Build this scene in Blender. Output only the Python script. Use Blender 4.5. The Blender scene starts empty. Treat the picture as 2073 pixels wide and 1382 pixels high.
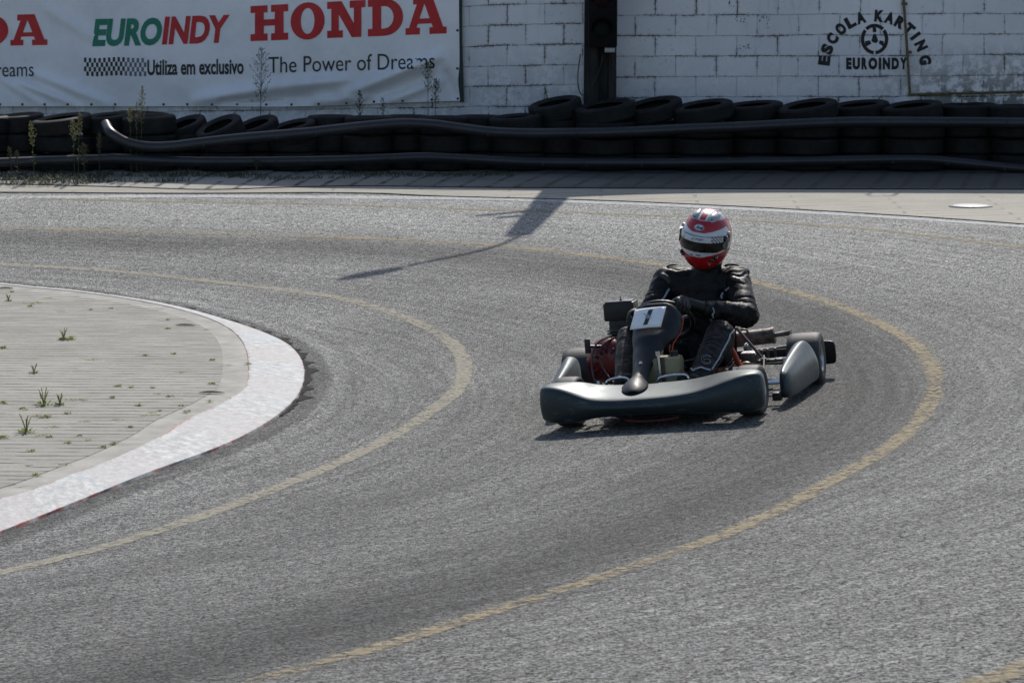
import bpy, bmesh, math, random
from math import sin, cos, pi, radians, sqrt, atan2, hypot, exp, log
from mathutils import Vector, Matrix, noise, geometry
from mathutils.bvhtree import BVHTree

random.seed(7)
scene = bpy.context.scene
COL = scene.collection

# ------------------------------------------------------------------ camera
FPX = 6000.0; HOR = -40.0; CAMH = 2.36
PITCH = math.atan((691 - HOR) / FPX)
cam_data = bpy.data.cameras.new("camera")
cam_data.sensor_width = 36.0
cam_data.lens = 36.0 * FPX / 2073.0
cam_data.clip_end = 2000.0
cam_data.dof.use_dof = True
cam_data.dof.focus_distance = 15.3
cam_data.dof.aperture_fstop = 14.0
cam = bpy.data.objects.new("camera", cam_data)
COL.objects.link(cam)
cam.location = (0, 0, CAMH)
cam.rotation_euler = (pi / 2 - PITCH, 0, 0)
scene.camera = cam

# ------------------------------------------------------------------ sky and sun
SUN_DIR = Vector((0.155, 0.99, 0)).normalized()      # horizontal direction towards the sun
SUN_EL = radians(46)
world = bpy.data.worlds.new("World"); scene.world = world
world.use_nodes = True
wn = world.node_tree.nodes; wl = world.node_tree.links
wn.clear()
sky = wn.new("ShaderNodeTexSky"); sky.sky_type = 'NISHITA'
sky.sun_disc = False; sky.sun_elevation = SUN_EL
sky.sun_rotation = atan2(SUN_DIR.x, SUN_DIR.y)
sky.air_density = 1.0; sky.dust_density = 1.5; sky.ozone_density = 1.0
bg = wn.new("ShaderNodeBackground"); bg.inputs[1].default_value = 0.112
wo = wn.new("ShaderNodeOutputWorld")
wl.new(sky.outputs[0], bg.inputs[0]); wl.new(bg.outputs[0], wo.inputs[0])

sd = bpy.data.lights.new("sun", 'SUN'); sd.energy = 3.6; sd.angle = radians(0.53)
sd.color = (1.0, 0.955, 0.89)
sun = bpy.data.objects.new("sun", sd); COL.objects.link(sun)
to_sun = Vector((SUN_DIR.x * cos(SUN_EL), SUN_DIR.y * cos(SUN_EL), sin(SUN_EL)))
sun.rotation_euler = to_sun.to_track_quat('Z', 'Y').to_euler()
sun.location = to_sun * 60

scene.view_settings.view_transform = 'Standard'
scene.view_settings.look = 'None'
scene.view_settings.exposure = 0.12
scene.view_settings.gamma = 1.0
scene.view_settings.use_curve_mapping = False

# ------------------------------------------------------------------ terrain (a turn banked towards its inside)
CX, CY, SL, TOP = -6.5, 16.5, 0.097, 0.54
def ground(x, y):
    r = hypot(x - CX, y - CY); s = 0.03
    a = SL * (r - 6.2) / s
    lo = s * (a if a > 40 else math.log1p(exp(max(a, -50))))
    e = (TOP - lo) / s
    return TOP - s * (e if e > 40 else math.log1p(exp(max(e, -50))))
SP, CP = sin(PITCH), cos(PITCH)
def sight(u, v):
    x = (u - 1036.5) / FPX; y = (v - 691) / FPX
    return Vector((x, CP - y * SP, -SP - y * CP))
def on_ground(u, v):
    d = sight(u, v); lo, hi = 0.0, CAMH / -d.z
    for i in range(40):
        t = (lo + hi) / 2
        if CAMH + d.z * t > ground(d.x * t, d.y * t): lo = t
        else: hi = t
    return Vector((d.x * t, d.y * t, CAMH + d.z * t))
def at_depth(u, v, Y):
    d = sight(u, v); return Vector((0, 0, CAMH)) + d * (Y / d.y)

# ------------------------------------------------------------------ helpers: nodes
class NT:
    def __init__(s, name, displace=False):
        s.m = bpy.data.materials.new(name); s.m.use_nodes = True
        s.n = s.m.node_tree.nodes; s.l = s.m.node_tree.links
        s.n.clear()
        s.out = s.n.new("ShaderNodeOutputMaterial")
        s.b = s.n.new("ShaderNodeBsdfPrincipled")
        s.l.new(s.b.outputs[0], s.out.inputs[0])
        s.tc = s.n.new("ShaderNodeTexCoord")
    def put(s, sock, val):
        if isinstance(val, bpy.types.NodeSocket): s.l.new(val, sock)
        elif val is not None:
            try: sock.default_value = val
            except Exception:
                sock.default_value = tuple(val) + (1,) if len(val) == 3 else val
    def noise(s, vec, scale, detail=4, rough=.55, dist=0):
        n = s.n.new("ShaderNodeTexNoise"); s.put(n.inputs['Vector'], vec)
        n.inputs['Scale'].default_value = scale; n.inputs['Detail'].default_value = detail
        n.inputs['Roughness'].default_value = rough; n.inputs['Distortion'].default_value = dist
        return n.outputs[0]
    def voro(s, vec, scale, feat='F1', rnd=1.0):
        n = s.n.new("ShaderNodeTexVoronoi"); n.feature = feat; s.put(n.inputs['Vector'], vec)
        n.inputs['Scale'].default_value = scale; n.inputs['Randomness'].default_value = rnd
        return n
    def math(s, op, a, b=0.0, c=None, clamp=False):
        n = s.n.new("ShaderNodeMath"); n.operation = op; n.use_clamp = clamp
        s.put(n.inputs[0], a); s.put(n.inputs[1], b)
        if c is not None: s.put(n.inputs[2], c)
        return n.outputs[0]
    def vmath(s, op, a, b=None):
        n = s.n.new("ShaderNodeVectorMath"); n.operation = op
        s.put(n.inputs[0], a)
        if b is not None: s.put(n.inputs[1], b)
        return n
    def comb(s, x, y, z):
        n = s.n.new("ShaderNodeCombineXYZ")
        s.put(n.inputs[0], x); s.put(n.inputs[1], y); s.put(n.inputs[2], z); return n.outputs[0]
    def sep(s, v):
        n = s.n.new("ShaderNodeSeparateXYZ"); s.put(n.inputs[0], v); return n.outputs
    def mapr(s, v, a, b, c=0.0, d=1.0, smooth=False):
        n = s.n.new("ShaderNodeMapRange"); s.put(n.inputs[0], v)
        if smooth: n.interpolation_type = 'SMOOTHSTEP'
        for i, q in enumerate((a, b, c, d)): n.inputs[i + 1].default_value = q
        return n.outputs[0]
    def ramp(s, v, stops):
        n = s.n.new("ShaderNodeValToRGB"); s.put(n.inputs[0], v)
        e = n.color_ramp.elements
        while len(e) < len(stops): e.new(.5)
        for el, (p, c) in zip(e, stops):
            el.position = p; el.color = (c, c, c, 1) if isinstance(c, (int, float)) else tuple(c) + (1,)
        return n.outputs[0]
    def mix(s, f, a, b, mode='MIX'):
        n = s.n.new("ShaderNodeMix"); n.data_type = 'RGBA'; n.blend_type = mode
        s.put(n.inputs[0], f); s.put(n.inputs[6], a); s.put(n.inputs[7], b)
        return n.outputs[2]
    def bump(s, h, strength=.3, dist=.01, normal=None):
        n = s.n.new("ShaderNodeBump"); s.put(n.inputs['Height'], h)
        n.inputs['Strength'].default_value = strength; n.inputs['Distance'].default_value = dist
        if normal is not None: s.l.new(normal, n.inputs['Normal'])
        return n.outputs[0]
    def fin(s, col=None, rough=None, metal=None, normal=None, spec=None):
        if col is not None: s.put(s.b.inputs['Base Color'], col if isinstance(col, bpy.types.NodeSocket) else tuple(col) + (1,))
        if rough is not None: s.put(s.b.inputs['Roughness'], rough)
        if metal is not None: s.put(s.b.inputs['Metallic'], metal)
        if spec is not None: s.put(s.b.inputs['Specular IOR Level'], spec)
        if normal is not None: s.l.new(normal, s.b.inputs['Normal'])
        return s.m

def simple(name, c, rough=.5, metal=0, var=.25, scale=12, bump=.08, bscale=60, spec=.5, bdist=.002):
    """base colour with patchy wear, varied roughness and a fine bump"""
    t = NT(name); o = t.tc.outputs['Object']
    f = t.noise(o, scale, 5, .6)
    lo = tuple(x * (1 - var) for x in c); hi = tuple(min(1, x * (1 + var)) for x in c)
    col = t.mix(t.mapr(f, .3, .7), lo + (1,), hi + (1,))
    rg = t.mapr(t.noise(o, scale * 2.3, 4), .3, .7, max(.03, rough - .1), min(1, rough + .12))
    nb = t.bump(t.noise(o, bscale, 4), bump, bdist) if bump else None
    return t.fin(col, rg, metal, nb, spec)

# ------------------------------------------------------------------ helpers: meshes
def tagged(o, label=None, cat=None, group=None, kind=None):
    if label: o['label'] = label
    if cat: o['category'] = cat
    if group: o['group'] = group
    if kind: o['kind'] = kind
    return o
def obj(name, bm, mats, parent=None, smooth=True, sharp=35):
    me = bpy.data.meshes.new(name)
    bmesh.ops.recalc_face_normals(bm, faces=bm.faces[:])
    bm.to_mesh(me); bm.free()
    if not isinstance(mats, (list, tuple)): mats = [mats]
    for m in mats: me.materials.append(m)
    if smooth:
        me.polygons.foreach_set('use_smooth', [True] * len(me.polygons))
        me.set_sharp_from_angle(angle=radians(sharp))
    o = bpy.data.objects.new(name, me); COL.objects.link(o)
    if parent: o.parent = parent
    return o
def empty(name, loc=(0, 0, 0), label=None, cat=None, group=None, matrix=None):
    o = bpy.data.objects.new(name, None); COL.objects.link(o)
    o.empty_display_size = .1
    if matrix is not None: o.matrix_world = matrix
    else: o.location = loc
    return tagged(o, label, cat, group)
def V(*a): return Vector(a)

def add_box(bm, c, s, rot=None, bevel=0.0, taper=None):
    """box with centre c, full size s"""
    g = bmesh.ops.create_cube(bm, size=1.0)
    vs = g['verts']
    for v in vs:
        v.co = Vector((v.co.x * s[0], v.co.y * s[1], v.co.z * s[2]))
        if taper and v.co.z > 0: v.co.x *= taper[0]; v.co.y *= taper[1]
    if bevel:
        es = list({e for v in vs for e in v.link_edges})
        r = bmesh.ops.bevel(bm, geom=es, offset=bevel, segments=2, affect='EDGES', profile=.6)
        vs = list({v for f in r['faces'] for v in f.verts} | {v for v in vs if v.is_valid})
    M = Matrix.Translation(c) @ (rot.to_4x4() if rot is not None else Matrix())
    bmesh.ops.transform(bm, matrix=M, verts=vs)
    return vs
def smooth_path(pts, n=6):
    """Catmull-Rom through the points"""
    P = [Vector(p) for p in pts]
    if len(P) < 3: return P
    out = []
    for i in range(len(P) - 1):
        p0 = P[i - 1] if i else P[0] * 2 - P[1]; p1 = P[i]; p2 = P[i + 1]
        p3 = P[i + 2] if i + 2 < len(P) else P[-1] * 2 - P[-2]
        for k in range(n):
            t = k / n
            out.append(.5 * ((2 * p1) + (p2 - p0) * t + (2 * p0 - 5 * p1 + 4 * p2 - p3) * t * t + (3 * p1 - p0 - 3 * p2 + p3) * t ** 3))
    out.append(P[-1]); return out
def add_tube(bm, pts, r, seg=10, caps=True, flat=1.0):
    pts = [Vector(p) for p in pts]; n = len(pts)
    if not isinstance(r, (list, tuple)): r = [r] * n
    rings = []; up = None
    for i, p in enumerate(pts):
        t = (pts[min(i + 1, n - 1)] - pts[max(i - 1, 0)]).normalized()
        if up is None:
            up = Vector((0, 0, 1)) if abs(t.z) < .9 else Vector((1, 0, 0))
        a = t.cross(up).normalized(); b = a.cross(t).normalized(); up = b
        rings.append([bm.verts.new(p + (a * cos(2 * pi * k / seg) + b * sin(2 * pi * k / seg) * flat) * r[i]) for k in range(seg)])
    for i in range(n - 1):
        for k in range(seg):
            bm.faces.new((rings[i][k], rings[i][(k + 1) % seg], rings[i + 1][(k + 1) % seg], rings[i + 1][k]))
    if caps:
        bm.faces.new(rings[0][::-1]); bm.faces.new(rings[-1])
def add_lathe(bm, prof, M=None, seg=48, closed=False, mat_of=None):
    """prof: (radius, height) pairs turned about the local z axis, M places it"""
    M = M or Matrix()
    rings = []
    for (r, z) in prof:
        if r < 1e-6: rings.append([bm.verts.new(M @ Vector((0, 0, z)))] * seg)
        else: rings.append([bm.verts.new(M @ Vector((r * cos(2 * pi * k / seg), r * sin(2 * pi * k / seg), z))) for k in range(seg)])
    m = len(prof)
    for i in range(m if closed else m - 1):
        A, B = rings[i], rings[(i + 1) % m]
        for k in range(seg):
            f = [A[k], A[(k + 1) % seg], B[(k + 1) % seg], B[k]]
            f = [v for j, v in enumerate(f) if v not in f[:j]]
            if len(f) > 2:
                try:
                    F = bm.faces.new(f)
                    if mat_of: F.material_index = mat_of(i)
                except ValueError: pass
def add_loft(bm, rings, caps=True, closed=True):
    R = [[bm.verts.new(p) for p in ring] for ring in rings]
    n = len(R[0])
    for i in range(len(R) - 1):
        for k in range(n if closed else n - 1):
            bm.faces.new((R[i][k], R[i][(k + 1) % n], R[i + 1][(k + 1) % n], R[i + 1][k]))
    if caps and closed:
        bm.faces.new(R[0][::-1]); bm.faces.new(R[-1])
    return R
def add_ball(bm, c, r, seg=12, scale=(1, 1, 1), rot=None):
    M = Matrix.Translation(c) @ (rot.to_4x4() if rot is not None else Matrix()) @ Matrix.Diagonal((r * scale[0], r * scale[1], r * scale[2], 1))
    bmesh.ops.create_uvsphere(bm, u_segments=seg, v_segments=max(6, seg * 2 // 3), radius=1.0, matrix=M)
def add_disc(bm, c, r, axis, h, seg=24):
    q = Vector(axis).to_track_quat('Z', 'Y').to_matrix().to_4x4()
    add_lathe(bm, [(0, -h / 2), (r, -h / 2), (r, h / 2), (0, h / 2)], Matrix.Translation(c) @ q, seg)
def modified(o, mods):
    """apply modifiers given as (type, {props}) and keep the result as the mesh"""
    for i, (t, pr) in enumerate(mods):
        m = o.modifiers.new("m%d" % i, t)
        for k, v in pr.items(): setattr(m, k, v)
    bpy.context.view_layer.update()
    dg = bpy.context.evaluated_depsgraph_get()
    me = bpy.data.meshes.new_from_object(o.evaluated_get(dg))
    old = o.data; mats = list(old.materials)
    o.modifiers.clear(); o.data = me
    if len(me.materials) != len(mats):
        me.materials.clear()
        for m in mats: me.materials.append(m)
    nm = old.name; bpy.data.meshes.remove(old); me.name = nm
    me.polygons.foreach_set('use_smooth', [True] * len(me.polygons))
    return o
def capsule(bm, p0, r0, p1, r1, seg=14, n=None):
    p0 = Vector(p0); p1 = Vector(p1)
    n = n or max(2, int((p1 - p0).length / (min(r0, r1) * .3)) + 1)
    for i in range(n + 1):
        t = i / n; add_ball(bm, p0.lerp(p1, t), r0 + (r1 - r0) * t, seg)
def fused(name, bm, mat, parent, voxel, smooth_it=4):
    o = obj(name, bm, mat, parent)
    return modified(o, [('REMESH', dict(mode='VOXEL', voxel_size=voxel, adaptivity=0)), ('SMOOTH', dict(factor=.5, iterations=smooth_it))])

# lettering: the built-in typeface turned into polygons, laid where a mapping function puts it
def glyph_polys(text, bold=0.0, fill=True):
    c = bpy.data.curves.new("lettering", 'FONT'); c.body = text; c.size = 1.0
    c.offset = bold; c.resolution_u = 4
    o = bpy.data.objects.new("lettering", c); COL.objects.link(o)
    bpy.context.view_layer.update()
    me = bpy.data.meshes.new_from_object(o.evaluated_get(bpy.context.evaluated_depsgraph_get()))
    vs = [v.co.to_2d() for v in me.vertices]; fs = [tuple(p.vertices) for p in me.polygons]
    bpy.data.objects.remove(o); bpy.data.curves.remove(c); bpy.data.meshes.remove(me)
    return vs, fs
def add_text(bm, text, fn, bold=0.0, shear=0.0, cuts=0):
    """fn(s, t): s in 0..1 along the word, t in cap heights above the baseline"""
    vs, fs = glyph_polys(text, bold)
    cap, _ = glyph_polys("H", bold); ch = max(v.y for v in cap)
    x0 = min(v.x for v in vs); x1 = max(v.x for v in vs)
    base = bmesh.new()
    nv = [base.verts.new((v.x, v.y, 0)) for v in vs]
    for f in fs:
        try: base.faces.new([nv[i] for i in f])
        except ValueError: pass
    if cuts:
        for k in range(1, cuts):
            g = base.verts[:] + base.edges[:] + base.faces[:]
            bmesh.ops.bisect_plane(base, geom=g, plane_co=(x0 + (x1 - x0) * k / cuts, 0, 0), plane_no=(1, 0, 0))
    mp = {}
    for v in base.verts:
        x = v.co.x + shear * v.co.y
        mp[v] = bm.verts.new(fn((x - x0) / (x1 - x0), v.co.y / ch))
    for f in base.faces:
        try: bm.faces.new([mp[v] for v in f.verts])
        except ValueError: pass
    base.free()
def plain(name, bm, mat, parent=None):
    me = bpy.data.meshes.new(name); bm.to_mesh(me); bm.free(); me.materials.append(mat)
    o = bpy.data.objects.new(name, me); COL.objects.link(o)
    if parent: o.parent = parent
    return o
# ================================================================== SETTING: materials
def asphalt_mat():
    t = NT("asphalt"); o = t.tc.outputs['Object']
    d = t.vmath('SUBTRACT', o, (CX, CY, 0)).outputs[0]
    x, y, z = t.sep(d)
    r = t.math('SQRT', t.math('ADD', t.math('MULTIPLY', x, x), t.math('MULTIPLY', y, y)))
    th = t.math('ARCTAN2', y, x)
    polar = t.comb(t.math('MULTIPLY', r, 4.0), t.math('MULTIPLY', th, 2.2), 0.0)
    streak = t.noise(polar, 1.0, 5, .6)
    polar2 = t.comb(t.math('MULTIPLY', r, 22.0), t.math('MULTIPLY', th, 3.0), 3.0)
    streak2 = t.noise(polar2, 1.0, 4, .6)
    at = t.n.new("ShaderNodeAttribute"); at.attribute_name = 'from_outer_line'
    d2 = t.math('ADD', at.outputs['Fac'], t.math('MULTIPLY', t.math('SUBTRACT', streak, .5), .42))
    ak = t.n.new("ShaderNodeAttribute"); ak.attribute_name = 'from_kerb'
    dk = t.math('ADD', ak.outputs['Fac'], t.math('MULTIPLY', t.math('SUBTRACT', streak, .5), .07))
    m = lambda v: (v + 4.0) / 8.0
    band = t.ramp(t.mapr(d2, -4, 4), [(0.0, 1.0), (m(-2.6), 1.0), (m(-1.9), .84), (m(-1.2), .90), (m(-.78), .64), (m(-.42), .46), (m(-.16), .56), (m(.02), .84), (m(.35), 1.02), (m(1.0), 1.14), (m(2.2), 1.10), (1.0, 1.05)])
    kb = t.ramp(t.mapr(dk, 0, 2), [(0.0, .5), (.03, .62), (.062, .68), (.08, 1.18), (.115, 1.18), (.145, .92), (.19, 1.08), (.30, .96), (1.0, 1.0)])
    band = t.math('MULTIPLY', band, kb)
    band = t.math('MULTIPLY', band, t.mapr(y, 1.5, 8.0, 1.0, 1.5))     # glare on the far asphalt put into the colour, lighter with distance
    big = t.mapr(t.noise(o, .9, 5, .6), .3, .7, .86, 1.12)
    st = t.mapr(streak2, .32, .68, .74, 1.20)
    tone = t.math('MULTIPLY', t.math('MULTIPLY', band, big), st)
    # aggregate: stones of about a centimetre in a dark binder
    v1 = t.voro(o, 85); v2 = t.voro(o, 150)
    cell = t.sep(v1.outputs['Color'])[0]; cell2 = t.sep(v2.outputs['Color'])[1]
    n1 = t.noise(o, 85, 5, .85); n2 = t.noise(o, 13, 4, .7)
    stone = t.math('ADD', t.math('MULTIPLY', cell, .55), t.math('MULTIPLY', cell2, .45))
    stone = t.math('ADD', t.math('MULTIPLY', stone, .6), t.math('MULTIPLY', n1, .4))
    g = t.mapr(stone, .28, .72, .22, 1.9)
    pit = t.mapr(t.noise(o, 70, 4, .7), .40, .48, .03, 1.32)
    gap = t.math('MULTIPLY', pit, t.mapr(n2, .34, .50, .78, 1.04))
    g = t.math('MULTIPLY', g, gap)
    alb = t.math('MULTIPLY', t.math('MULTIPLY', tone, g), .245)
    hue = t.mix(t.mapr(t.noise(o, 35, 2), .35, .65), (1.06, 1.01, .94, 1), (.99, 1.01, .955, 1))
    c = t.mix(1.0, t.comb(alb, alb, alb), hue, 'MULTIPLY')
    h = t.math('ADD', t.math('MULTIPLY', v1.outputs['Distance'], -1.2), t.math('MULTIPLY', n1, .9))
    nb = t.bump(h, 1.0, .018)
    return t.fin(c, t.mapr(cell2, 0, 1, .6, .9), 0, nb, .2)
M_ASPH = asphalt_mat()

def paint_mat(name, col, cover_lo, cover_hi, under=.16, scale=30, coarse=6, wear=.5):
    """road paint worn through to the stones below"""
    t = NT(name); o = t.tc.outputs['Object']
    n = t.noise(o, 34, 6, .75); n2 = t.noise(o, coarse, 4, .6); v = t.voro(o, 42)
    c1 = t.sep(v.outputs['Color'])[0]
    uu, vv, _ = t.sep(t.tc.outputs['UV'])
    edge = t.mapr(t.math('ABSOLUTE', t.math('SUBTRACT', vv, .5)), .30, .5, 0, .14)
    w = t.math('ADD', t.math('ADD', t.math('MULTIPLY', n, .45), edge), t.math('ADD', t.math('MULTIPLY', n2, wear), t.math('MULTIPLY', c1, .24)))
    w = t.math('ADD', w, t.mapr(t.noise(o, .8, 3, .6), .45, .66, 0, .09))
    f = t.mapr(w, cover_lo, cover_hi, .24, 1.0)
    u = t.mapr(t.noise(o, 40, 5, .75), .25, .75, under * .1, under * 1.9)
    pc = t.mix(t.mapr(n2, .3, .7), tuple(x * .82 for x in col) + (1,), tuple(col) + (1,))
    pc = t.mix(t.mapr(t.noise(o, 120, 3), .3, .7, 0, .35), pc, tuple(x * .45 for x in col) + (1,))
    c = t.mix(t.mapr(c1, .55, 1.0, 0, .45), pc, t.comb(u, u, u))
    t.fin(c, .75, 0, t.bump(t.math('ADD', n, t.math('MULTIPLY', v.outputs['Distance'], -1)), .9, .015), .35)
    tr = t.n.new("ShaderNodeBsdfTransparent"); mx = t.n.new("ShaderNodeMixShader"); t.put(mx.inputs[0], f)
    t.l.new(t.b.outputs[0], mx.inputs[1]); t.l.new(tr.outputs[0], mx.inputs[2]); t.l.new(mx.outputs[0], t.out.inputs[0])
    return t.m
M_YEL_IN = paint_mat("yellow_paint_pale", (.48, .44, .335), .64, .88)
M_YEL = paint_mat("yellow_paint", (.47, .385, .235), .57, .78)
M_YEL_FAINT = paint_mat("yellow_paint_faint", (.45, .39, .24), .58, .78)
M_WHITE_LINE = paint_mat("white_paint", (.78, .78, .77), .66, .86, wear=.35)

def ground_mat():
    t = NT("dry_earth"); o = t.tc.outputs['Object']
    c = t.mix(t.noise(o, 1.3, 6, .6), (.12, .10, .07, 1), (.22, .19, .14, 1))
    return t.fin(c, .9, 0, t.bump(t.noise(o, 30, 5), .5, .02), .2)
M_EARTH = ground_mat()

def paver_mat(name, lo, hi, joint, sx, sy, rot=0.0, jw=.012, patch=1.0, jvis=.55, wobble=.022):
    """small concrete pavers: bricks with open, partly filled joints"""
    t = NT(name); o = t.tc.outputs['Object']
    mp = t.n.new("ShaderNodeMapping"); t.l.new(o, mp.inputs[0]); mp.inputs['Rotation'].default_value = (0, 0, rot)
    wob = t.vmath('SCALE', t.noise(o, 3.0, 2)); 
    wn_ = t.n.new("ShaderNodeTexNoise"); t.l.new(o, wn_.inputs['Vector']); wn_.inputs['Scale'].default_value = 5.0
    off = t.vmath('SUBTRACT', wn_.outputs['Color'], (.5, .5, .5)).outputs[0]
    sc = t.n.new("ShaderNodeVectorMath"); sc.operation = 'SCALE'; t.l.new(off, sc.inputs[0]); sc.inputs['Scale'].default_value = wobble
    vec = t.vmath('ADD', mp.outputs[0], sc.outputs[0]).outputs[0]
    b = t.n.new("ShaderNodeTexBrick"); t.l.new(vec, b.inputs['Vector'])
    b.inputs['Scale'].default_value = 1.0; b.inputs['Mortar Size'].default_value = jw
    b.inputs['Mortar Smooth'].default_value = .35
    b.inputs['Brick Width'].default_value = sx; b.inputs['Row Height'].default_value = sy
    b.inputs['Color1'].default_value = (0, 0, 0, 1); b.inputs['Color2'].default_value = (1, 1, 1, 1)
    b.inputs['Mortar'].default_value = (.5, .5, .5, 1)
    j = b.outputs['Fac']
    br = t.noise(o, 1.6, 5, .6); fine = t.noise(o, 55, 5, .7)
    jf = t.math('MULTIPLY', j, t.mapr(t.noise(t.vmath('MULTIPLY', o, (4.0, 10.0, 1.0)).outputs[0], 1.0, 5, .65), .40, .58, .0, jvis))
    base = t.mix(t.math('ADD', t.math('MULTIPLY', t.sep(b.outputs['Color'])[0], .35), t.math('MULTIPLY', t.mapr(br, .3, .7), .65)), lo + (1,), hi + (1,))
    base = t.mix(t.mapr(fine, .3, .75, 0, .5), base, tuple(x * .55 for x in lo) + (1,))
    c = t.mix(jf, base, joint + (1,))
    h = t.math('ADD', t.math('MULTIPLY', jf, -1.0), t.math('MULTIPLY', fine, .35))
    return t.fin(c, .85, 0, t.bump(h, .7, .012), .3)
M_ISLAND = paver_mat("grey_pavers", (.27, .255, .22), (.41, .395, .35), (.05, .047, .04), 700.0, .118, .03, .013, 1, .9, .05)
M_PAVE = paver_mat("beige_paving", (.36, .34, .29), (.45, .42, .355), (.12, .115, .10), 1.6, .22, 0.03, .016, 1, .6)
M_VERGE = paver_mat("diagonal_concrete", (.33, .32, .28), (.44, .42, .37), (.05, .05, .045), 5.0, .26, -1.38, .030, 1, 1.0)
M_BORDER = simple("border_mortar", (.34, .325, .29), .85, 0, .22, 5, .5, 70, .3, .006)

def kerb_mat():
    t = NT("kerb_paint"); uv = t.tc.outputs['UV']; o = t.tc.outputs['Object']
    u, v, _ = t.sep(uv)
    jit = t.math('MULTIPLY', t.math('SUBTRACT', t.noise(o, 7, 4), .5), .25)
    ph = t.math('FRACT', t.math('MULTIPLY', t.math('ADD', u, jit), 1 / 1.5))
    red = t.math('MULTIPLY', t.mapr(ph, .48, .52), t.mapr(ph, .97, 1.0, 1, 0))
    brush = t.noise(t.comb(t.math('MULTIPLY', u, 3.0), t.math('MULTIPLY', v, 60.0), 0), 1.0, 5, .65)
    brush2 = t.noise(t.comb(t.math('MULTIPLY', u, 14.0), t.math('MULTIPLY', v, 5.0), 2), 1.0, 5, .65)
    worn = t.noise(o, 9, 6, .7)
    k = t.math('MULTIPLY', red, t.mapr(t.math('ADD', t.math('MULTIPLY', brush, .5), t.math('MULTIPLY', worn, .5)), .42, .62, .02, .34))
    white = t.mix(t.mapr(brush2, .37, .63), (.29, .305, .31, 1), (.53, .53, .515, 1))
    blue = t.mix(t.mapr(t.noise(o, 1.1, 3), .5, .65, 0, .6), white, (.40, .46, .49, 1))
    c = t.mix(t.math('MULTIPLY', red, .5), blue, (.42, .42, .415, 1)); c = t.mix(k, c, (.38, .26, .25, 1))
    # bare concrete and old red at the two rims
    e0 = t.math('ADD', v, t.math('MULTIPLY', t.math('SUBTRACT', t.noise(o, 12, 5, .7), .5), .22))
    rim = t.math('MAXIMUM', t.mapr(e0, .075, .04), t.mapr(e0, .945, .98))
    rimc = t.mix(t.mapr(t.noise(o, 5, 3), .47, .53), (.34, .07, .06, 1), (.20, .18, .16, 1))
    c = t.mix(t.math('MULTIPLY', rim, t.mapr(t.noise(o, 3, 2), .40, .50)), c, rimc)
    seam = t.mapr(t.math('ABSOLUTE', t.math('SUBTRACT', t.math('FRACT', t.math('MULTIPLY', u, 1 / .75)), .5)), .0, .012, .45, 0)
    c = t.mix(seam, c, (.25, .24, .23, 1))
    dirt = t.mapr(t.noise(o, 28, 6, .75), .46, .66, 0, .65)
    c = t.mix(dirt, c, (.22, .21, .20, 1))
    h = t.math('ADD', t.math('MULTIPLY', brush2, .6), t.noise(o, 60, 5, .7))
    return t.fin(c, .6, 0, t.bump(h, .5, .006), .4)
M_KERB = kerb_mat()
M_RUBBLE = simple("broken_asphalt_edge", (.022, .022, .021), .95, 0, .5, 40, .9, 90, .2, .01)

# ================================================================== SETTING: ground sheets
def polar_sheet(name, radii, a0, a1, seg, dz, mat, keep=None):
    bm = bmesh.new(); rows = []
    for r in radii:
        row = []
        for k in range(seg + 1):
            a = a0 + (a1 - a0) * k / seg
            x, y = CX + r * cos(a), CY + r * sin(a)
            row.append(bm.verts.new((x, y, ground(x, y) + dz)))
        rows.append(row)
    for i in range(len(radii) - 1):
        for k in range(seg): bm.faces.new((rows[i][k], rows[i][k + 1], rows[i + 1][k + 1], rows[i + 1][k]))
    o = obj(name, bm, mat); return tagged(o, kind='structure')
rad = [0.01] + [0.5 * k for k in range(1, 11)] + [5 + .15 * k for k in range(1, 60)] + [14.5, 16, 18, 22, 30, 45, 80, 150, 320]
polar_sheet("ground", rad, -pi, pi, 360, 0.0, M_EARTH)
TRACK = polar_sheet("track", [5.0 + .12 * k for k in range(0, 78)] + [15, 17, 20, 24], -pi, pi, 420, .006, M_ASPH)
def strip(name, A, B, dz, mat, nw=4, n=10, profile=None, jag=0.0, group=None):
    """sheet between two edge lines (lists of xy), uv: metres along, 0..1 across"""
    PA = smooth_path([(a[0], a[1], 0) for a in A], n); PB = smooth_path([(b[0], b[1], 0) for b in B], n)
    def resample(P, m):
        L = [0]
        for i in range(1, len(P)): L.append(L[-1] + (P[i] - P[i - 1]).length)
        out = []; j = 0
        for k in range(m):
            s = L[-1] * k / (m - 1)
            while j < len(L) - 2 and L[j + 1] < s: j += 1
            f = (s - L[j]) / max(1e-9, L[j + 1] - L[j]); out.append(P[j].lerp(P[j + 1], min(1, max(0, f))))
        return out, L[-1]
    m = max(len(PA), 60) * 2
    PA, LA = resample(PA, m); PB, LB = resample(PB, m)
    bm = bmesh.new(); uvl = bm.loops.layers.uv.new("UVMap"); rows = []
    for k in range(m):
        row = []
        for j in range(nw + 1):
            t = j / nw; p = PA[k].lerp(PB[k], t)
            if jag and j == nw:
                p = p + (PB[k] - PA[k]).normalized() * jag * (noise.noise(Vector((p.x * 7, p.y * 7, 0))) + .6 * noise.noise(Vector((p.x * 21, p.y * 21, 3))))
            h = dz + (profile(t) if profile else 0)
            row.append((bm.verts.new((p.x, p.y, ground(p.x, p.y) + h)), LB * k / (m - 1), t))
        rows.append(row)
    for k in range(m - 1):
        for j in range(nw):
            q = (rows[k][j], rows[k][j + 1], rows[k + 1][j + 1], rows[k + 1][j])
            f = bm.faces.new([a[0] for a in q])
            for lp, a in zip(f.loops, q): lp[uvl].uv = (a[1], a[2])
    return tagged(obj(name, bm, mat), kind='structure')
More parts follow.
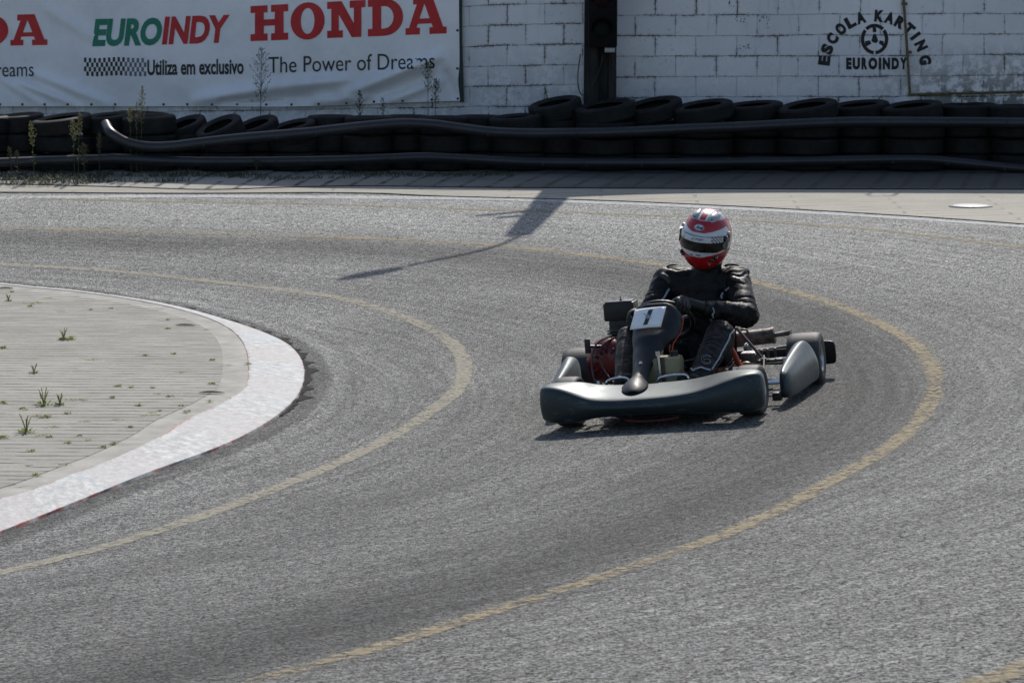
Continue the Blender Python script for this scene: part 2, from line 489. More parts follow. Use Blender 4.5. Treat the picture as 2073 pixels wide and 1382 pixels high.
G = lambda L: [tuple(on_ground(u, v).to_2d()) for u, v in L]
def offset_line(P, w):
    out = []
    for i, p in enumerate(P):
        a = Vector(P[max(0, i - 1)]); b = Vector(P[min(len(P) - 1, i + 1)]); t = (b - a).normalized()
        out.append((p[0] - t.y * w, p[1] + t.x * w))
    return out
def extend(P, a=4.0, b=4.0):
    p0, p1 = Vector(P[0]), Vector(P[1]); q0, q1 = Vector(P[-1]), Vector(P[-2])
    s = [tuple(p0 + (p0 - p1).normalized() * a)] if a else []
    e = [tuple(q0 + (q0 - q1).normalized() * b)] if b else []
    return s + [tuple(x) for x in P] + e

KO = G([(0, 577), (170, 594), (340, 620), (470, 655), (565, 690), (607, 722), (620, 762), (607, 805), (568, 845), (505, 885), (430, 918), (300, 965), (170, 1018), (0, 1086)])
KI = G([(0, 583), (170, 600), (300, 620), (400, 645), (460, 672), (490, 705), (499, 745), (493, 790), (450, 822), (365, 864), (324, 892), (243, 932), (182, 956), (109, 985), (65, 1000), (0, 1020)])
def arc_extend(P, da, end):
    """carry a kerb edge on round its own turn, out of the frame"""
    c = Vector((-7.7, 16.9)); p = Vector(P[end]); d = p - c; r = d.length; a = atan2(d.y, d.x)
    return tuple(c + Vector((cos(a + da), sin(a + da))) * r)
KO = extend(KO, 3.5, 3.5); KI = extend(KI, 3.5, 3.5)
kp = lambda t: -.02 if t > .999 else 0.0 if t < .001 else 0.010 + 0.012 * sin(pi * min(1, .5 + t * .5))
strip("kerb", KI, KO, .008, M_KERB, 30, 10, kp, .03)
# crumbled, dark seam where the asphalt has broken away from the kerb
strip("track_edge", offset_line(KO[:10], -.03), offset_line(KO[:10], .030), .0095, M_RUBBLE, 3, 14, None, .07)
# paving of the inside of the turn: filled polygon following the kerb, with a plain mortar border
def island():
    P = smooth_path([(a[0], a[1], 0) for a in offset_line(KI, -.0)], 10)
    c = Vector((-7.7, 16.9, 0))
    def ring(f, off, z):
        out = []
        for p in P:
            d = (p - c); q = c + d * f - d.normalized() * off; out.append((q.x, q.y, z + ground(q.x, q.y)))
        return out
    bm = bmesh.new(); R = [ring(1, -.04, .022), ring(1, .0, .026), ring(1, .08, .026), ring(1, .15, .026)]
    add_loft(bm, R, caps=False, closed=False)
    tagged(obj("kerb_border", bm, M_BORDER), kind='structure')
    bm = bmesh.new(); R = [ring(1, .145, .028), ring(.96, .14, .028), ring(.9, .1, .028), ring(.8, .1, .028), ring(.7, .1, .028), ring(.4, 0, .028), ring(.02, 0, .028)]
    add_loft(bm, R, caps=False, closed=False)
    tagged(obj("island_paving", bm, M_ISLAND), kind='structure')
island()

def line(name, pts, w, mat, a=4, b=4, dz=.0085):
    P = extend(G(pts), a, b)
    return strip(name, offset_line(P, -w / 2), offset_line(P, w / 2), dz, mat, 2, 10, None, .012)
Y1 = [(0, 537), (150, 545), (300, 557), (450, 574), (600, 592), (700, 608), (800, 638), (870, 668), (922, 704), (940, 745), (928, 788), (880, 830), (800, 882), (700, 932), (600, 975), (500, 1014), (350, 1067), (200, 1113), (0, 1163)]
Y2 = [(0, 463), (200, 468), (400, 475), (600, 480), (800, 487), (950, 495), (1100, 508), (1300, 533), (1450, 558), (1550, 578), (1650, 605), (1750, 642), (1840, 690), (1885, 742), (1892, 790), (1868, 842), (1800, 908), (1700, 967), (1550, 1048), (1400, 1110), (1200, 1177), (1000, 1240), (800, 1303), (650, 1345), (500, 1388)]
Y3 = [(150, 405), (500, 412), (800, 420), (1200, 433), (1500, 447), (1800, 470), (2073, 503)]
WL = [(-300, 404), (0, 402), (400, 399), (900, 403), (1200, 411), (1500, 424), (1800, 441), (2073, 460), (2300, 480)]
line("inner_yellow_line", Y1, .105, M_YEL_IN, 2, 2)
line("outer_yellow_line", Y2, .11, M_YEL, 2, 2)
line("far_yellow_line", Y3, .09, M_YEL_FAINT, 3, 1)
line("near_yellow_line", [(1985, 1390), (2073, 1355), (2200, 1300)], .12, M_YEL, .5, 1)
line("white_line", WL, .16, M_WHITE_LINE, 5, 1)
# paving behind the white line and the rougher diagonal concrete under the tyre wall
PE = [(-300, 396), (0, 392), (350, 394), (700, 393), (900, 400), (1200, 408), (1500, 421), (1800, 438), (2073, 457), (2300, 477)]
VE = [(-300, 376), (0, 377), (250, 383), (420, 388), (600, 383), (760, 381), (1100, 385), (1500, 387), (2073, 388), (2300, 388)]
WB = [(-9.5, 29.0), (-5, 28.9), (-2, 28.9), (2, 28.75), (6, 28.6), (9, 28.6)]
WB2 = [(-14, 36), (-6, 32.5), (-2, 30.5), (1, 28.95), (5, 28.5), (10, 28.0)]
strip("pavement", extend(G(PE), 6, 3), extend(G(VE), 6, 3), .016, M_PAVE, 6)
def _darker_right(m):
    # the right-hand stretch blends to a darker tone across a noisy transition
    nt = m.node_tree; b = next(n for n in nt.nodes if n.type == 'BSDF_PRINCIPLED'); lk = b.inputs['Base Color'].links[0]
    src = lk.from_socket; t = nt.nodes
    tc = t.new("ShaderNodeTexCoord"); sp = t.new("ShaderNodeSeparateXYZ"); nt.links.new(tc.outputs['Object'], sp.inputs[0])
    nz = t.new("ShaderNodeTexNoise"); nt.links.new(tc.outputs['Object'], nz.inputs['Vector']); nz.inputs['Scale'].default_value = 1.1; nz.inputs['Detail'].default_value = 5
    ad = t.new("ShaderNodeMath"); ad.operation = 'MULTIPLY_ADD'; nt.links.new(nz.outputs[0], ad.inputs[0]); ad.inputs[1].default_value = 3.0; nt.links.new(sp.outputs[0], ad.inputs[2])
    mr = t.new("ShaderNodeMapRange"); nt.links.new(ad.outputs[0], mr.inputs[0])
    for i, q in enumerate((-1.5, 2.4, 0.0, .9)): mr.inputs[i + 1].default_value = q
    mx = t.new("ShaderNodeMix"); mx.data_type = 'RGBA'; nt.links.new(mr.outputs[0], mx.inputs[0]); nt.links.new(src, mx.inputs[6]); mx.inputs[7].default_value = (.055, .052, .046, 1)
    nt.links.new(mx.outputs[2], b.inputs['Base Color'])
_darker_right(M_VERGE)
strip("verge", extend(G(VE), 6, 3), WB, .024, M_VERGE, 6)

def add_distance(o, name, curve):
    """signed distance (metres, positive outside) from a line on the ground, kept per vertex for the rubber and dust bands"""
    P = [Vector((p[0], p[1], 0)) for p in curve]; at = o.data.attributes.new(name, 'FLOAT', 'POINT'); vals = []
    for v in o.data.vertices:
        x, y = v.co.x, v.co.y; best = 1e9; sg = 1
        if y < 2 or y > 32 or x < -9 or x > 9: vals.append(3.0); continue
        for a, b in zip(P, P[1:]):
            dx, dy = b.x - a.x, b.y - a.y; L2 = dx * dx + dy * dy
            t = ((x - a.x) * dx + (y - a.y) * dy) / L2; t = 0 if t < 0 else 1 if t > 1 else t
            ex, ey = x - a.x - t * dx, y - a.y - t * dy; q = ex * ex + ey * ey
            if q < best: best = q; sg = -1 if dx * ey - dy * ex < 0 else 1
        vals.append(sg * sqrt(best))
    at.data.foreach_set('value', vals)
add_distance(TRACK, 'from_outer_line', extend([tuple(p.to_2d()) for p in smooth_path([(a[0], a[1], 0) for a in G(Y2)], 2)], 6, 6))
add_distance(TRACK, 'from_kerb', KO)
# ================================================================== WALL, BANNER, POST
WA = Vector((0.8, 28.95)); WR = Vector((7.5, 28.45)); WLF = Vector((-9.5, 32.75))   # plan of the wall: corner, right end, left end
WALL_TOP = TOP + 3.55
def wall_top(fr): return WALL_TOP if fr is FR else TOP + 3.05
def wall_frame(a, b):
    d = (b - a).normalized(); n = Vector((d.y, -d.x))
    if n.y > 0: n = -n
    return Vector((a.x, a.y, 0)), Vector((d.x, d.y, 0)), Vector((n.x, n.y, 0)), (b - a).length
FR = wall_frame(WA, WR); FL = wall_frame(WLF, WA)
def on_wall(u, v, fr, off=0.0):
    o, d, n, L = fr; s = sight(u, v); c = Vector((0, 0, CAMH))
    t = ((o + n * off) - c).dot(n) / s.dot(n)
    return c + s * t

def block_mat(name, z0, slope):
    t = NT(name); uv = t.tc.outputs['UV']; o = t.tc.outputs['Object']
    u, v, _ = t.sep(uv)
    wob = t.math('MULTIPLY', t.math('SUBTRACT', t.noise(o, 2.0, 3), .5), .030)
    vv = t.math('ADD', t.math('SUBTRACT', v, z0), t.math('ADD', t.math('MULTIPLY', u, -slope), wob))
    vec = t.comb(t.math('ADD', u, wob), vv, 0)
    b = t.n.new("ShaderNodeTexBrick"); t.l.new(vec, b.inputs['Vector'])
    for k, q in (('Scale', 1.0), ('Mortar Size', .0055), ('Mortar Smooth', .5), ('Brick Width', .395), ('Row Height', .198)): b.inputs[k].default_value = q
    b.inputs['Color1'].default_value = (0, 0, 0, 1); b.inputs['Color2'].default_value = (1, 1, 1, 1)
    j = b.outputs['Fac']
    patch = t.noise(o, 3.2, 5, .65); rag = t.noise(o, 45, 5, .75); pst = t.noise(o, 1.2, 4, .6)
    crack = t.math('MULTIPLY', j, t.mapr(t.math('ADD', t.math('MULTIPLY', patch, .6), t.math('MULTIPLY', rag, .4)), .46, .54, .07, 1.0))
    # a blurred, wider halo of grime that clings to some joints
    b2 = t.n.new("ShaderNodeTexBrick"); t.l.new(vec, b2.inputs['Vector'])
    for k, q in (('Scale', 1.0), ('Mortar Size', .03), ('Mortar Smooth', 1.0), ('Brick Width', .395), ('Row Height', .198)): b2.inputs[k].default_value = q
    halo = t.math('MULTIPLY', b2.outputs['Fac'], t.math('MULTIPLY', t.mapr(patch, .46, .58), t.mapr(rag, .45, .56)))
    spots = t.math('MULTIPLY', t.mapr(t.noise(o, 26, 6, .8), .60, .66), t.mapr(t.noise(o, 1.7, 4, .6), .44, .62))
    runs = t.math('MULTIPLY', t.mapr(t.noise(t.comb(t.math('MULTIPLY', u, 16), t.math('MULTIPLY', v, 1.6), 0), 1.0, 5, .65), .56, .70), t.mapr(pst, .45, .62, 0, .6))
    ux = t.mapr(u, 4.6, 6.2, 0, 1) if slope < .015 else 0.0
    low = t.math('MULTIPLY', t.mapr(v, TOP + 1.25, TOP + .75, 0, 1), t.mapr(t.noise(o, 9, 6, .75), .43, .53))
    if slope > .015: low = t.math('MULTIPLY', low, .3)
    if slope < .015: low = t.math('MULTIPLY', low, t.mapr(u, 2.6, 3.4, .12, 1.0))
    white = t.mix(t.mapr(t.sep(b.outputs['Color'])[0], 0, 1), (.76, .76, .77, 1), (.85, .845, .85, 1))
    white = t.mix(t.mapr(t.noise(o, 1.0, 5, .6), .35, .7, 0, .55), white, (.57, .575, .60, 1))
    c = t.mix(t.math('MULTIPLY', runs, .55), white, (.24, .22, .21, 1))
    c = t.mix(t.math('MULTIPLY', spots, .8), c, (.09, .085, .08, 1))
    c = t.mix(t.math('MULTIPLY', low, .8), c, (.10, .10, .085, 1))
    c = t.mix(t.math('MULTIPLY', halo, .8), c, (.07, .06, .055, 1))
    c = t.mix(t.math('MULTIPLY', crack, .85), c, (.07, .065, .065, 1))
    h = t.math('ADD', t.math('MULTIPLY', j, -1.0), t.math('MULTIPLY', t.noise(o, 70, 6, .7), .35))
    return t.fin(c, .8, 0, t.bump(h, .8, .012), .3)
def wall_segment(name, fr, z0, slope, label):
    o, d, n, L = fr; bm = bmesh.new(); uvl = bm.loops.layers.uv.new("UVMap")
    T = .2
    p = [o, o + d * L, o + d * L - n * T, o - n * T]
    lo = [bm.verts.new((q.x, q.y, TOP - .05)) for q in p]; hi = [bm.verts.new((q.x, q.y, wall_top(fr))) for q in p]
    fs = [bm.faces.new((lo[i], lo[(i + 1) % 4], hi[(i + 1) % 4], hi[i])) for i in range(4)] + [bm.faces.new(hi)]
    for f in bm.faces:
        for lp in f.loops:
            q = lp.vert.co; lp[uvl].uv = ((q - o).dot(d) if abs((q - o).dot(n)) < 9 else 0, q.z)
    w = tagged(obj(name, bm, block_mat(name + "_blocks", z0, slope), None, False), label, "wall")
    # coping course on top
    bm = bmesh.new(); m = (p[0] + p[2]) / 2
    ang = atan2(d.y, d.x)
    add_box(bm, (m.x, m.y, wall_top(fr) + .032), (L + .02, T + .06, .06), Matrix.Rotation(ang, 3, 'Z'), .008)
    obj("coping", bm, simple("coping_concrete", (.33, .32, .3), .9), w)
    return w
wall_r = wall_segment("block_wall", FR, 1.225, .006, "white block wall right of the dark post, with black stencilled karting lettering")
wall_l = wall_segment("block_wall", FL, 1.154 - .03 * FL[3], .03, "white painted block wall to the left of the dark post, with the banner hanging on it")

# ---- black stencils on the wall
M_STENCIL = simple("black_spray_paint", (.022, .022, .024), .8, 0, .4, 20, .1)
bm = bmesh.new()
AC, AR = (1771, 135.5), 104.0
letters = [("E", 173), ("S", 159.7), ("C", 146.6), ("O", 132), ("L", 118.8), ("A", 106.2), ("K", 85), ("A", 73), ("R", 60.3), ("T", 47.8), ("I", 37), ("N", 24.5), ("G", 7.5)]
for ch, ang in letters:
    a = radians(ang); c = (AC[0] + AR * cos(a), AC[1] - AR * sin(a))
    e = (sin(a), cos(a)); up = (cos(a), -sin(a)); W = 7 if ch == 'I' else 19; H = 22
    def f(s, t, c=c, e=e, up=up, W=W):
        du = (s - .5) * W; dv = (t - .5) * H
        return on_wall(c[0] + e[0] * du + up[0] * dv, c[1] + e[1] * du + up[1] * dv, FR, .004)
    add_text(bm, ch, f, .07)
plain("stencil_arc_lettering", bm, M_STENCIL, wall_r)
bm = bmesh.new()
for k, (ch, x0, x1) in enumerate([("E", 1713, 1724), ("U", 1726, 1741), ("R", 1744, 1756), ("O", 1758, 1776), ("I", 1779, 1784), ("N", 1787, 1802), ("D", 1805, 1820), ("Y", 1822, 1836)]):
    add_text(bm, ch, lambda s, t: on_wall(x0 + (x1 - x0) * s, 139 - 22 * t, FR, .004), .07)
plain("stencil_name_lettering", bm, M_STENCIL, wall_r)
bm = bmesh.new()
def sten_poly(P):
    bm.faces.new([bm.verts.new(on_wall(u, v, FR, .004)) for u, v in P])
ic = (1770.5, 79.6)
def arcband(a0, a1, r0x, r0y, r1x, r1y, n=10):
    for i in range(n):
        A = radians(a0 + (a1 - a0) * i / n); B = radians(a0 + (a1 - a0) * (i + 1) / n)
        sten_poly([(ic[0] + r0x * cos(A), ic[1] - r0y * sin(A)), (ic[0] + r1x * cos(A), ic[1] - r1y * sin(A)), (ic[0] + r1x * cos(B), ic[1] - r1y * sin(B)), (ic[0] + r0x * cos(B), ic[1] - r0y * sin(B))])
arcband(47, 133, 21, 24, 28, 31); arcband(-86, 40, 21, 24, 28, 31); arcband(140, 266, 21, 24, 28, 31)
sten_poly([(1766.5, 56), (1773.5, 56), (1774, 66), (1767, 66)])
sten_poly([(1768, 69), (1773, 69), (1778, 83), (1774, 88), (1767, 86), (1764, 83)])
sten_poly([(1751, 84), (1761, 82), (1764, 89), (1753, 95)]); sten_poly([(1789, 84), (1781, 82), (1779, 88), (1789, 95)])
plain("stencil_wheel_emblem", bm, M_STENCIL, wall_r)
# small flecks of blue paint
bm = bmesh.new(); rr = random.Random(3)
for (cu, cv, n) in [(1482, 10, 5), (1497, 40, 12), (1550, 38, 9), (1557, 52, 3), (1508, 96, 16), (1499, 98, 4)]:
    for i in range(n):
        u = cu + rr.uniform(-12, 12); v = cv + rr.uniform(-6, 5); s = rr.uniform(.4, 1.7)
        bm.faces.new([bm.verts.new(on_wall(u + s * cos(a) * rr.uniform(.5, 1), v + s * 1.5 * sin(a), FR, .004)) for a in (0, 1.2, 2.4, 3.7, 5)])
plain("blue_paint_flecks", bm, simple("blue_fleck", (.04, .07, .16), .8), wall_r)

# ---- yellow pipe on the wall
M_YPIPE = simple("yellow_pipe_paint", (.12, .092, .035), .7, 0, .5, 25, .2)
M_CLAMP = simple("rusty_clamp", (.12, .08, .05), .7, .3)
yp = empty("yellow_pipe", on_wall(1842, 191, FR, .03), "thin yellow pipe on the white wall, crossing the stencilled arc", "pipe")
bm = bmesh.new()
def rel(p, e): return Vector(p) - Vector(e.location)
top = on_wall(1829, 0, FR, .03); top2 = top + (top - on_wall(1842, 189, FR, .03)) * .0
P = [on_wall(1842, 190, FR, .03), on_wall(1836, 95, FR, .03), on_wall(1829, -4, FR, .03)]
dirv = (P[2] - P[1]).normalized(); P.append(P[2] + dirv * ((WALL_TOP + .25 - P[2].z) / dirv.z))
add_tube(bm, [rel(p, yp) for p in P], .0125, 10)
tp = P[-1]
add_tube(bm, smooth_path([rel(q, yp) for q in (tp, tp + V(.03, 0, .14), tp + V(.12, 0, .2), tp + V(.22, .0, .13), tp + V(.25, 0, -.22))], 5), .0125, 10)
obj("riser", bm, M_YPIPE, yp)
bm = bmesh.new(); Q = [on_wall(1838, 191.5, FR, .03), on_wall(1950, 189, FR, .03), on_wall(2073, 186, FR, .03)]
Q.append(Q[2] + (Q[2] - Q[1]) * 3)
add_tube(bm, [rel(p, yp) for p in Q], .0125, 10); obj("level_run", bm, M_YPIPE, yp)
for q in [on_wall(1831, 8, FR, .02), on_wall(1840, 106, FR, .02), on_wall(1881, 190, FR, .02), on_wall(1968, 188, FR, .02)]:
    bm = bmesh.new(); add_box(bm, rel(q, yp), (.05, .04, .026), None, .004); obj("clamp", bm, M_CLAMP, yp)

# ---- banner
def cloth(u, v):
    """how far the cloth stands off its plane at picture-plan position u, v"""
    w = .020 * noise.noise(Vector((u * .006, v * .012, 1))) + .004 * noise.noise(Vector((u * .02, v * .02, 5)))
    def ridge(x0, y0, x1, y1, wd, amp):
        dx, dy = x1 - x0, y1 - y0; L2 = dx * dx + dy * dy
        t = max(0, min(1, ((u - x0) * dx + (v - y0) * dy) / L2))
        d = hypot(u - x0 - t * dx, v - y0 - t * dy)
        return 1.6 * amp * exp(-(d / wd) ** 2) * sin(pi * min(1, .15 + t * .85)) ** .5
    w += ridge(40, 168, 150, 210, 8, .035) - ridge(55, 160, 165, 208, 7, .02)
    w += ridge(70, 150, 230, 214, 10, .03) + ridge(10, 165, 90, 215, 7, .02) - ridge(-10, 20, 60, 150, 12, .02)
    w += ridge(100, 20, 190, 80, 12, .02) + ridge(400, 202, 560, 176, 12, .05) + ridge(560, 176, 720, 160, 11, .05)
    w -= ridge(450, 208, 640, 196, 8, .05) - ridge(640, 205, 800, 196, 8, .03)
    w += ridge(700, 190, 900, 110, 12, .06) - ridge(740, 205, 880, 150, 10, .04) + ridge(780, 208, 900, 160, 9, .03)
    w -= ridge(905, 150, 925, 205, 8, .03)
    return w
def on_banner(u, v, off=0.0):
    return on_wall(u, v, FL, .07 + cloth(u, v) + off)
def bottom_v(u):
    if u < 440: return 215.5
    if u < 760: return 215.5 - 5.5 * ((u - 440) / 320) + 3 * sin((u - 440) / 320 * pi)
    return 210 - 6 * ((u - 760) / 172)
def right_u(v): return 930 - 3.2 * exp(-((v - 165) / 22) ** 2) + (v - 100) * .01
M_BANNER = NT("white_vinyl")
def _b():
    t = M_BANNER; o = t.tc.outputs['Object']
    st = t.mapr(t.noise(o, 1.3, 6, .7), .42, .72, 0, .55)
    c = t.mix(st, (.86, .86, .87, 1), (.56, .56, .57, 1))
    sp = t.mapr(t.noise(o, 30, 5, .8), .66, .74, 0, .4)
    c = t.mix(sp, c, (.3, .3, .27, 1))
    return t.fin(c, .45, 0, t.bump(t.noise(o, 6, 4), .15, .01), .5)
M_BANNER = _b()
ban = empty("banner", on_wall(500, 215, FL, .05), "white vinyl banner with red and green lettering hung on the wall", "banner")
bm = bmesh.new(); NU, NV = 260, 60; U0 = -340; rows = []
for j in range(NV + 1):
    row = []
    for i in range(NU + 1):
        s = i / NU; t = j / NV
        v = -62 + t * (bottom_v(U0 + s * (930 - U0)) + 62); u = U0 + s * (right_u(v) - U0)
        row.append(bm.verts.new(rel(on_banner(u, v), ban)))
    rows.append(row)
for j in range(NV):
    for i in range(NU): bm.faces.new((rows[j][i], rows[j][i + 1], rows[j + 1][i + 1], rows[j + 1][i]))
obj("sheet", bm, M_BANNER, ban, True, 80)
M_RED = simple("red_print", (.52, .014, .018), .5, 0, .12, 5, 0)
M_GREEN = simple("green_print", (.003, .19, .115), .5, 0, .12, 5, 0)
M_BLACKP = simple("black_print", (.02, .02, .022), .5, 0, .2, 5, 0)
M_GREYP = simple("grey_print", (.13, .14, .17), .5, 0, .2, 5, 0)
# slab letters, unit height, as polygons
def slab(ch):
    s, w = .20, .26     # serif height, stem width
    R = lambda x0, y0, x1, y1: [(x0, y0), (x1, y0), (x1, y1), (x0, y1)]
    if ch == 'H': return 1.10, [R(0, 0, .5, s), R(.6, 0, 1.1, s), R(0, 1 - s, .5, 1), R(.6, 1 - s, 1.1, 1), R(.13, s, .39, 1 - s), R(.71, s, .97, 1 - s), R(.39, .42, .71, .60)]
    if ch == 'O':
        P = []
        n = 28
        for i in range(n):
            a, b = 2 * pi * i / n, 2 * pi * (i + 1) / n
            o = lambda q, rx, ry: (.5 + rx * cos(q), .5 + ry * sin(q))
            P.append([o(a, .5, .52), o(b, .5, .52), o(b, .20, .36), o(a, .20, .36)])
        return 1.0, P
    if ch == 'N': return 1.12, [R(0, 0, .46, s), R(0, 1 - s, .36, 1), R(.66, 1 - s, 1.12, 1), R(.12, s, .34, 1 - s), R(.78, .0, 1.0, 1 - s), [(.12, 1), (.42, 1), (1.0, 0), (.72, 0)], [(.12, .8), (.34, .8), (.34, .62), (.12, .95)]]
    if ch == 'D':
        P = [R(0, 0, .5, s), R(0, 1 - s, .5, 1), R(.13, s, .39, 1 - s)]; n = 14
        for i in range(n):
            a, b = -pi / 2 + pi * i / n, -pi / 2 + pi * (i + 1) / n
            o = lambda q, rx, ry: (.48 + rx * cos(q), .5 + ry * sin(q))
            P.append([o(a, .55, .5), o(b, .55, .5), o(b, .27, .30), o(a, .27, .30)])
        return 1.03, P
    if ch == 'A': return 1.2, [R(0, 0, .42, s * .9), R(.70, 0, 1.2, s * .9), R(.22, 1 - s, .78, 1), [(.10, s * .9), (.32, s * .9), (.62, 1), (.40, 1)], [(.80, s * .9), (1.10, s * .9), (.78, 1), (.48, 1)], R(.3, .28, .85, .42)]
def slab_word(bm, word, u0, u1, vb0, vb1, h0, h1):
    tot = 0; X = []
    for ch in word:
        w, P = slab(ch); X.append((tot, P)); tot += w + .07
    tot -= .07
    for x, P in X:
        for k, poly in enumerate(P):
            pts = []
            n = len(poly)
            sub = []
            for i in range(n):
                a, b = poly[i], poly[(i + 1) % n]
                m = 3 if hypot(a[0] - b[0], a[1] - b[1]) > .3 else 1
                for q in range(m): sub.append((a[0] + (b[0] - a[0]) * q / m, a[1] + (b[1] - a[1]) * q / m))
            for (px_, py_) in sub:
                s = (x + px_) / tot; u = u0 + (u1 - u0) * s
                v = vb0 + (vb1 - vb0) * s - py_ * (h0 + (h1 - h0) * s)
                pts.append(bm.verts.new(rel(on_banner(u, v, .003 + .0004 * (k % 5)), ban)))
            bm.faces.new(pts)
def banner_text(bm, text, u0, u1, vb0, vb1, h, bold=0, shear=0, cuts=24, off=.004):
    add_text(bm, text, lambda s, t: rel(on_banner(u0 + (u1 - u0) * s, vb0 + (vb1 - vb0) * s - t * h, off), ban), bold, shear, cuts)
bm = bmesh.new(); slab_word(bm, "HONDA", 507, 904, 84, 68, 71, 77); obj("red_lettering", bm, M_RED, ban, False)
bm = bmesh.new(); slab_word(bm, "HONDA", -262, 96, 97, 91.5, 60, 63); obj("red_lettering", bm, M_RED, ban, False)
bm = bmesh.new(); banner_text(bm, "EURO", 187, 325, 91, 88.5, 52, .045, .16); obj("green_lettering", bm, M_GREEN, ban, False)
bm = bmesh.new(); banner_text(bm, "INDY", 328, 459, 87.5, 83.5, 53, .045, .16); obj("red_lettering", bm, M_RED, ban, False)
bm = bmesh.new(); banner_text(bm, "Utiliza em exclusivo", 298, 493, 151.5, 149, 30, .028, 0, 30); obj("black_lettering", bm, M_BLACKP, ban, False)
bm = bmesh.new(); banner_text(bm, "The Power of Dreams", 543, 880, 148, 138.5, 32, .0, 0, 40); obj("black_lettering", bm, M_BLACKP, ban, False)
bm = bmesh.new(); banner_text(bm, "The Power of Dreams", -222, 68, 159, 154.5, 29, .0, 0, 40); obj("black_lettering", bm, M_BLACKP, ban, False)
bmA, bmB = bmesh.new(), bmesh.new()
for i in range(26):
    for j in range(4):
        if (i + j) % 2: continue
        tgt = bmB if i > 16 else bmA
        u0 = 170 + i * 126 / 26; u1 = u0 + 126 / 26; w = 1.0 * sin(i * .35)
        v0 = 117 + w + j * 9.2; v1 = v0 + 9.2
        tgt.faces.new([tgt.verts.new(rel(on_banner(a, b, .003), ban)) for a, b in ((u0, v0), (u1, v0), (u1, v1), (u0, v1))])
obj("checker_strip", bmA, M_BLACKP, ban, False); obj("checker_strip", bmB, M_GREYP, ban, False)
for u in [0, 45, 90, 137, 185, 233, 283, 331, 379, 429, 480, 539, 590, 645, 701, 757, 815, 874, 929]:
    bm = bmesh.new(); vv = bottom_v(u) - 4; p = rel(on_banner(min(u, 927), vv, .004), ban)
    add_disc(bm, p, .013, FL[2], .006, 12); obj("eyelet", bm, M_BLACKP, ban)
for v in (62, 139): 
    bm = bmesh.new(); add_disc(bm, rel(on_banner(926, v, .004), ban), .013, FL[2], .006, 12); obj("eyelet", bm, M_BLACKP, ban)
bm = bmesh.new(); add_tube(bm, [rel(on_wall(931, -70, FL, .04), ban), rel(on_wall(931, 80, FL, .04), ban), rel(on_wall(935, 207, FL, .04), ban)], .022, 8)
obj("edge_rail", bm, simple("dark_green_rail", (.015, .04, .03), .6), ban)

# ---- concrete lamp post with street lamp arm
M_POST = NT("dark_weathered_concrete")
def _p():
    t = M_POST; o = t.tc.outputs['Object']; x, y, z = t.sep(o)
    s = t.noise(t.comb(t.math('MULTIPLY', x, 9), t.math('MULTIPLY', y, 9), t.math('MULTIPLY', z, 1.2)), 1.0, 6, .65)
    c = t.mix(t.mapr(s, .35, .7), (.016, .016, .015, 1), (.05, .048, .045, 1))
    return t.fin(c, .9, 0, t.bump(t.noise(o, 40, 6, .7), .6, .01), .25)
M_POST = _p()
PB = Vector((0.85, 28.72, TOP)); ph = 5.15
post = empty("lamp_post", PB, "dark concrete post standing behind the tyres against the white wall, carrying the traffic light", "post")
bm = bmesh.new()
for i, (hw, hd, x0) in enumerate([(.155, .11, 0)]):
    rings = []
    for z, sc in ((0, 1.0), (.9, 1.0), (3, .92), (ph, .66)):
        w, d = hw * sc, hd * sc; q = []
        for (x, y) in ((-1, -1), (-.15, -1), (-.05, -.55), (.45, -.55), (.55, -1), (1, -1), (1, 1), (-1, 1)): q.append((x * w, y * d, z))
        rings.append(q)
    add_loft(bm, rings)
obj("shaft", bm, M_POST, post, True, 20)
M_STEEL = simple("galvanised_steel", (.30, .31, .32), .45, .8)
bm = bmesh.new()
add_tube(bm, smooth_path([(0, -.05, ph - .5), (-.02, -.1, ph + .1), (-.25, -.3, ph + .35), (-.75, -.55, ph + .5)], 6), .028, 10)
obj("lamp_arm", bm, M_STEEL, post)
bm = bmesh.new(); add_ball(bm, (-1.0, -.72, ph + .56), 1, 16, (.30, .10, .06), Matrix.Rotation(.6, 3, 'Z')); obj("lamp_head", bm, M_STEEL, post)
for z, x1 in ((3.85, -.55), (4.05, -.35)):
    bm = bmesh.new(); add_tube(bm, [(0, -.12, z), (x1, -.16, z + .02)], .028, 8); obj("bracket", bm, M_STEEL, post)
M_CABLE = simple("black_cable", (.012, .012, .012), .6)
def pw(u, v, y=-.16): return Vector((at_depth(u, v, PB.y + y) - PB))
for pts in ([(1175, 110), (1170, 150), (1171, 178), (1178, 192), (1190, 190), (1204, 165), (1214, 140), (1221, 112)], [(1238, 112), (1246, 140), (1241, 165), (1240, 190), (1247, 204)], [(1240, 60), (1241, 130), (1239, 200)]):
    bm = bmesh.new(); add_tube(bm, smooth_path([pw(u, v) for u, v in pts], 5), .006, 6); obj("cable", bm, M_CABLE, post)
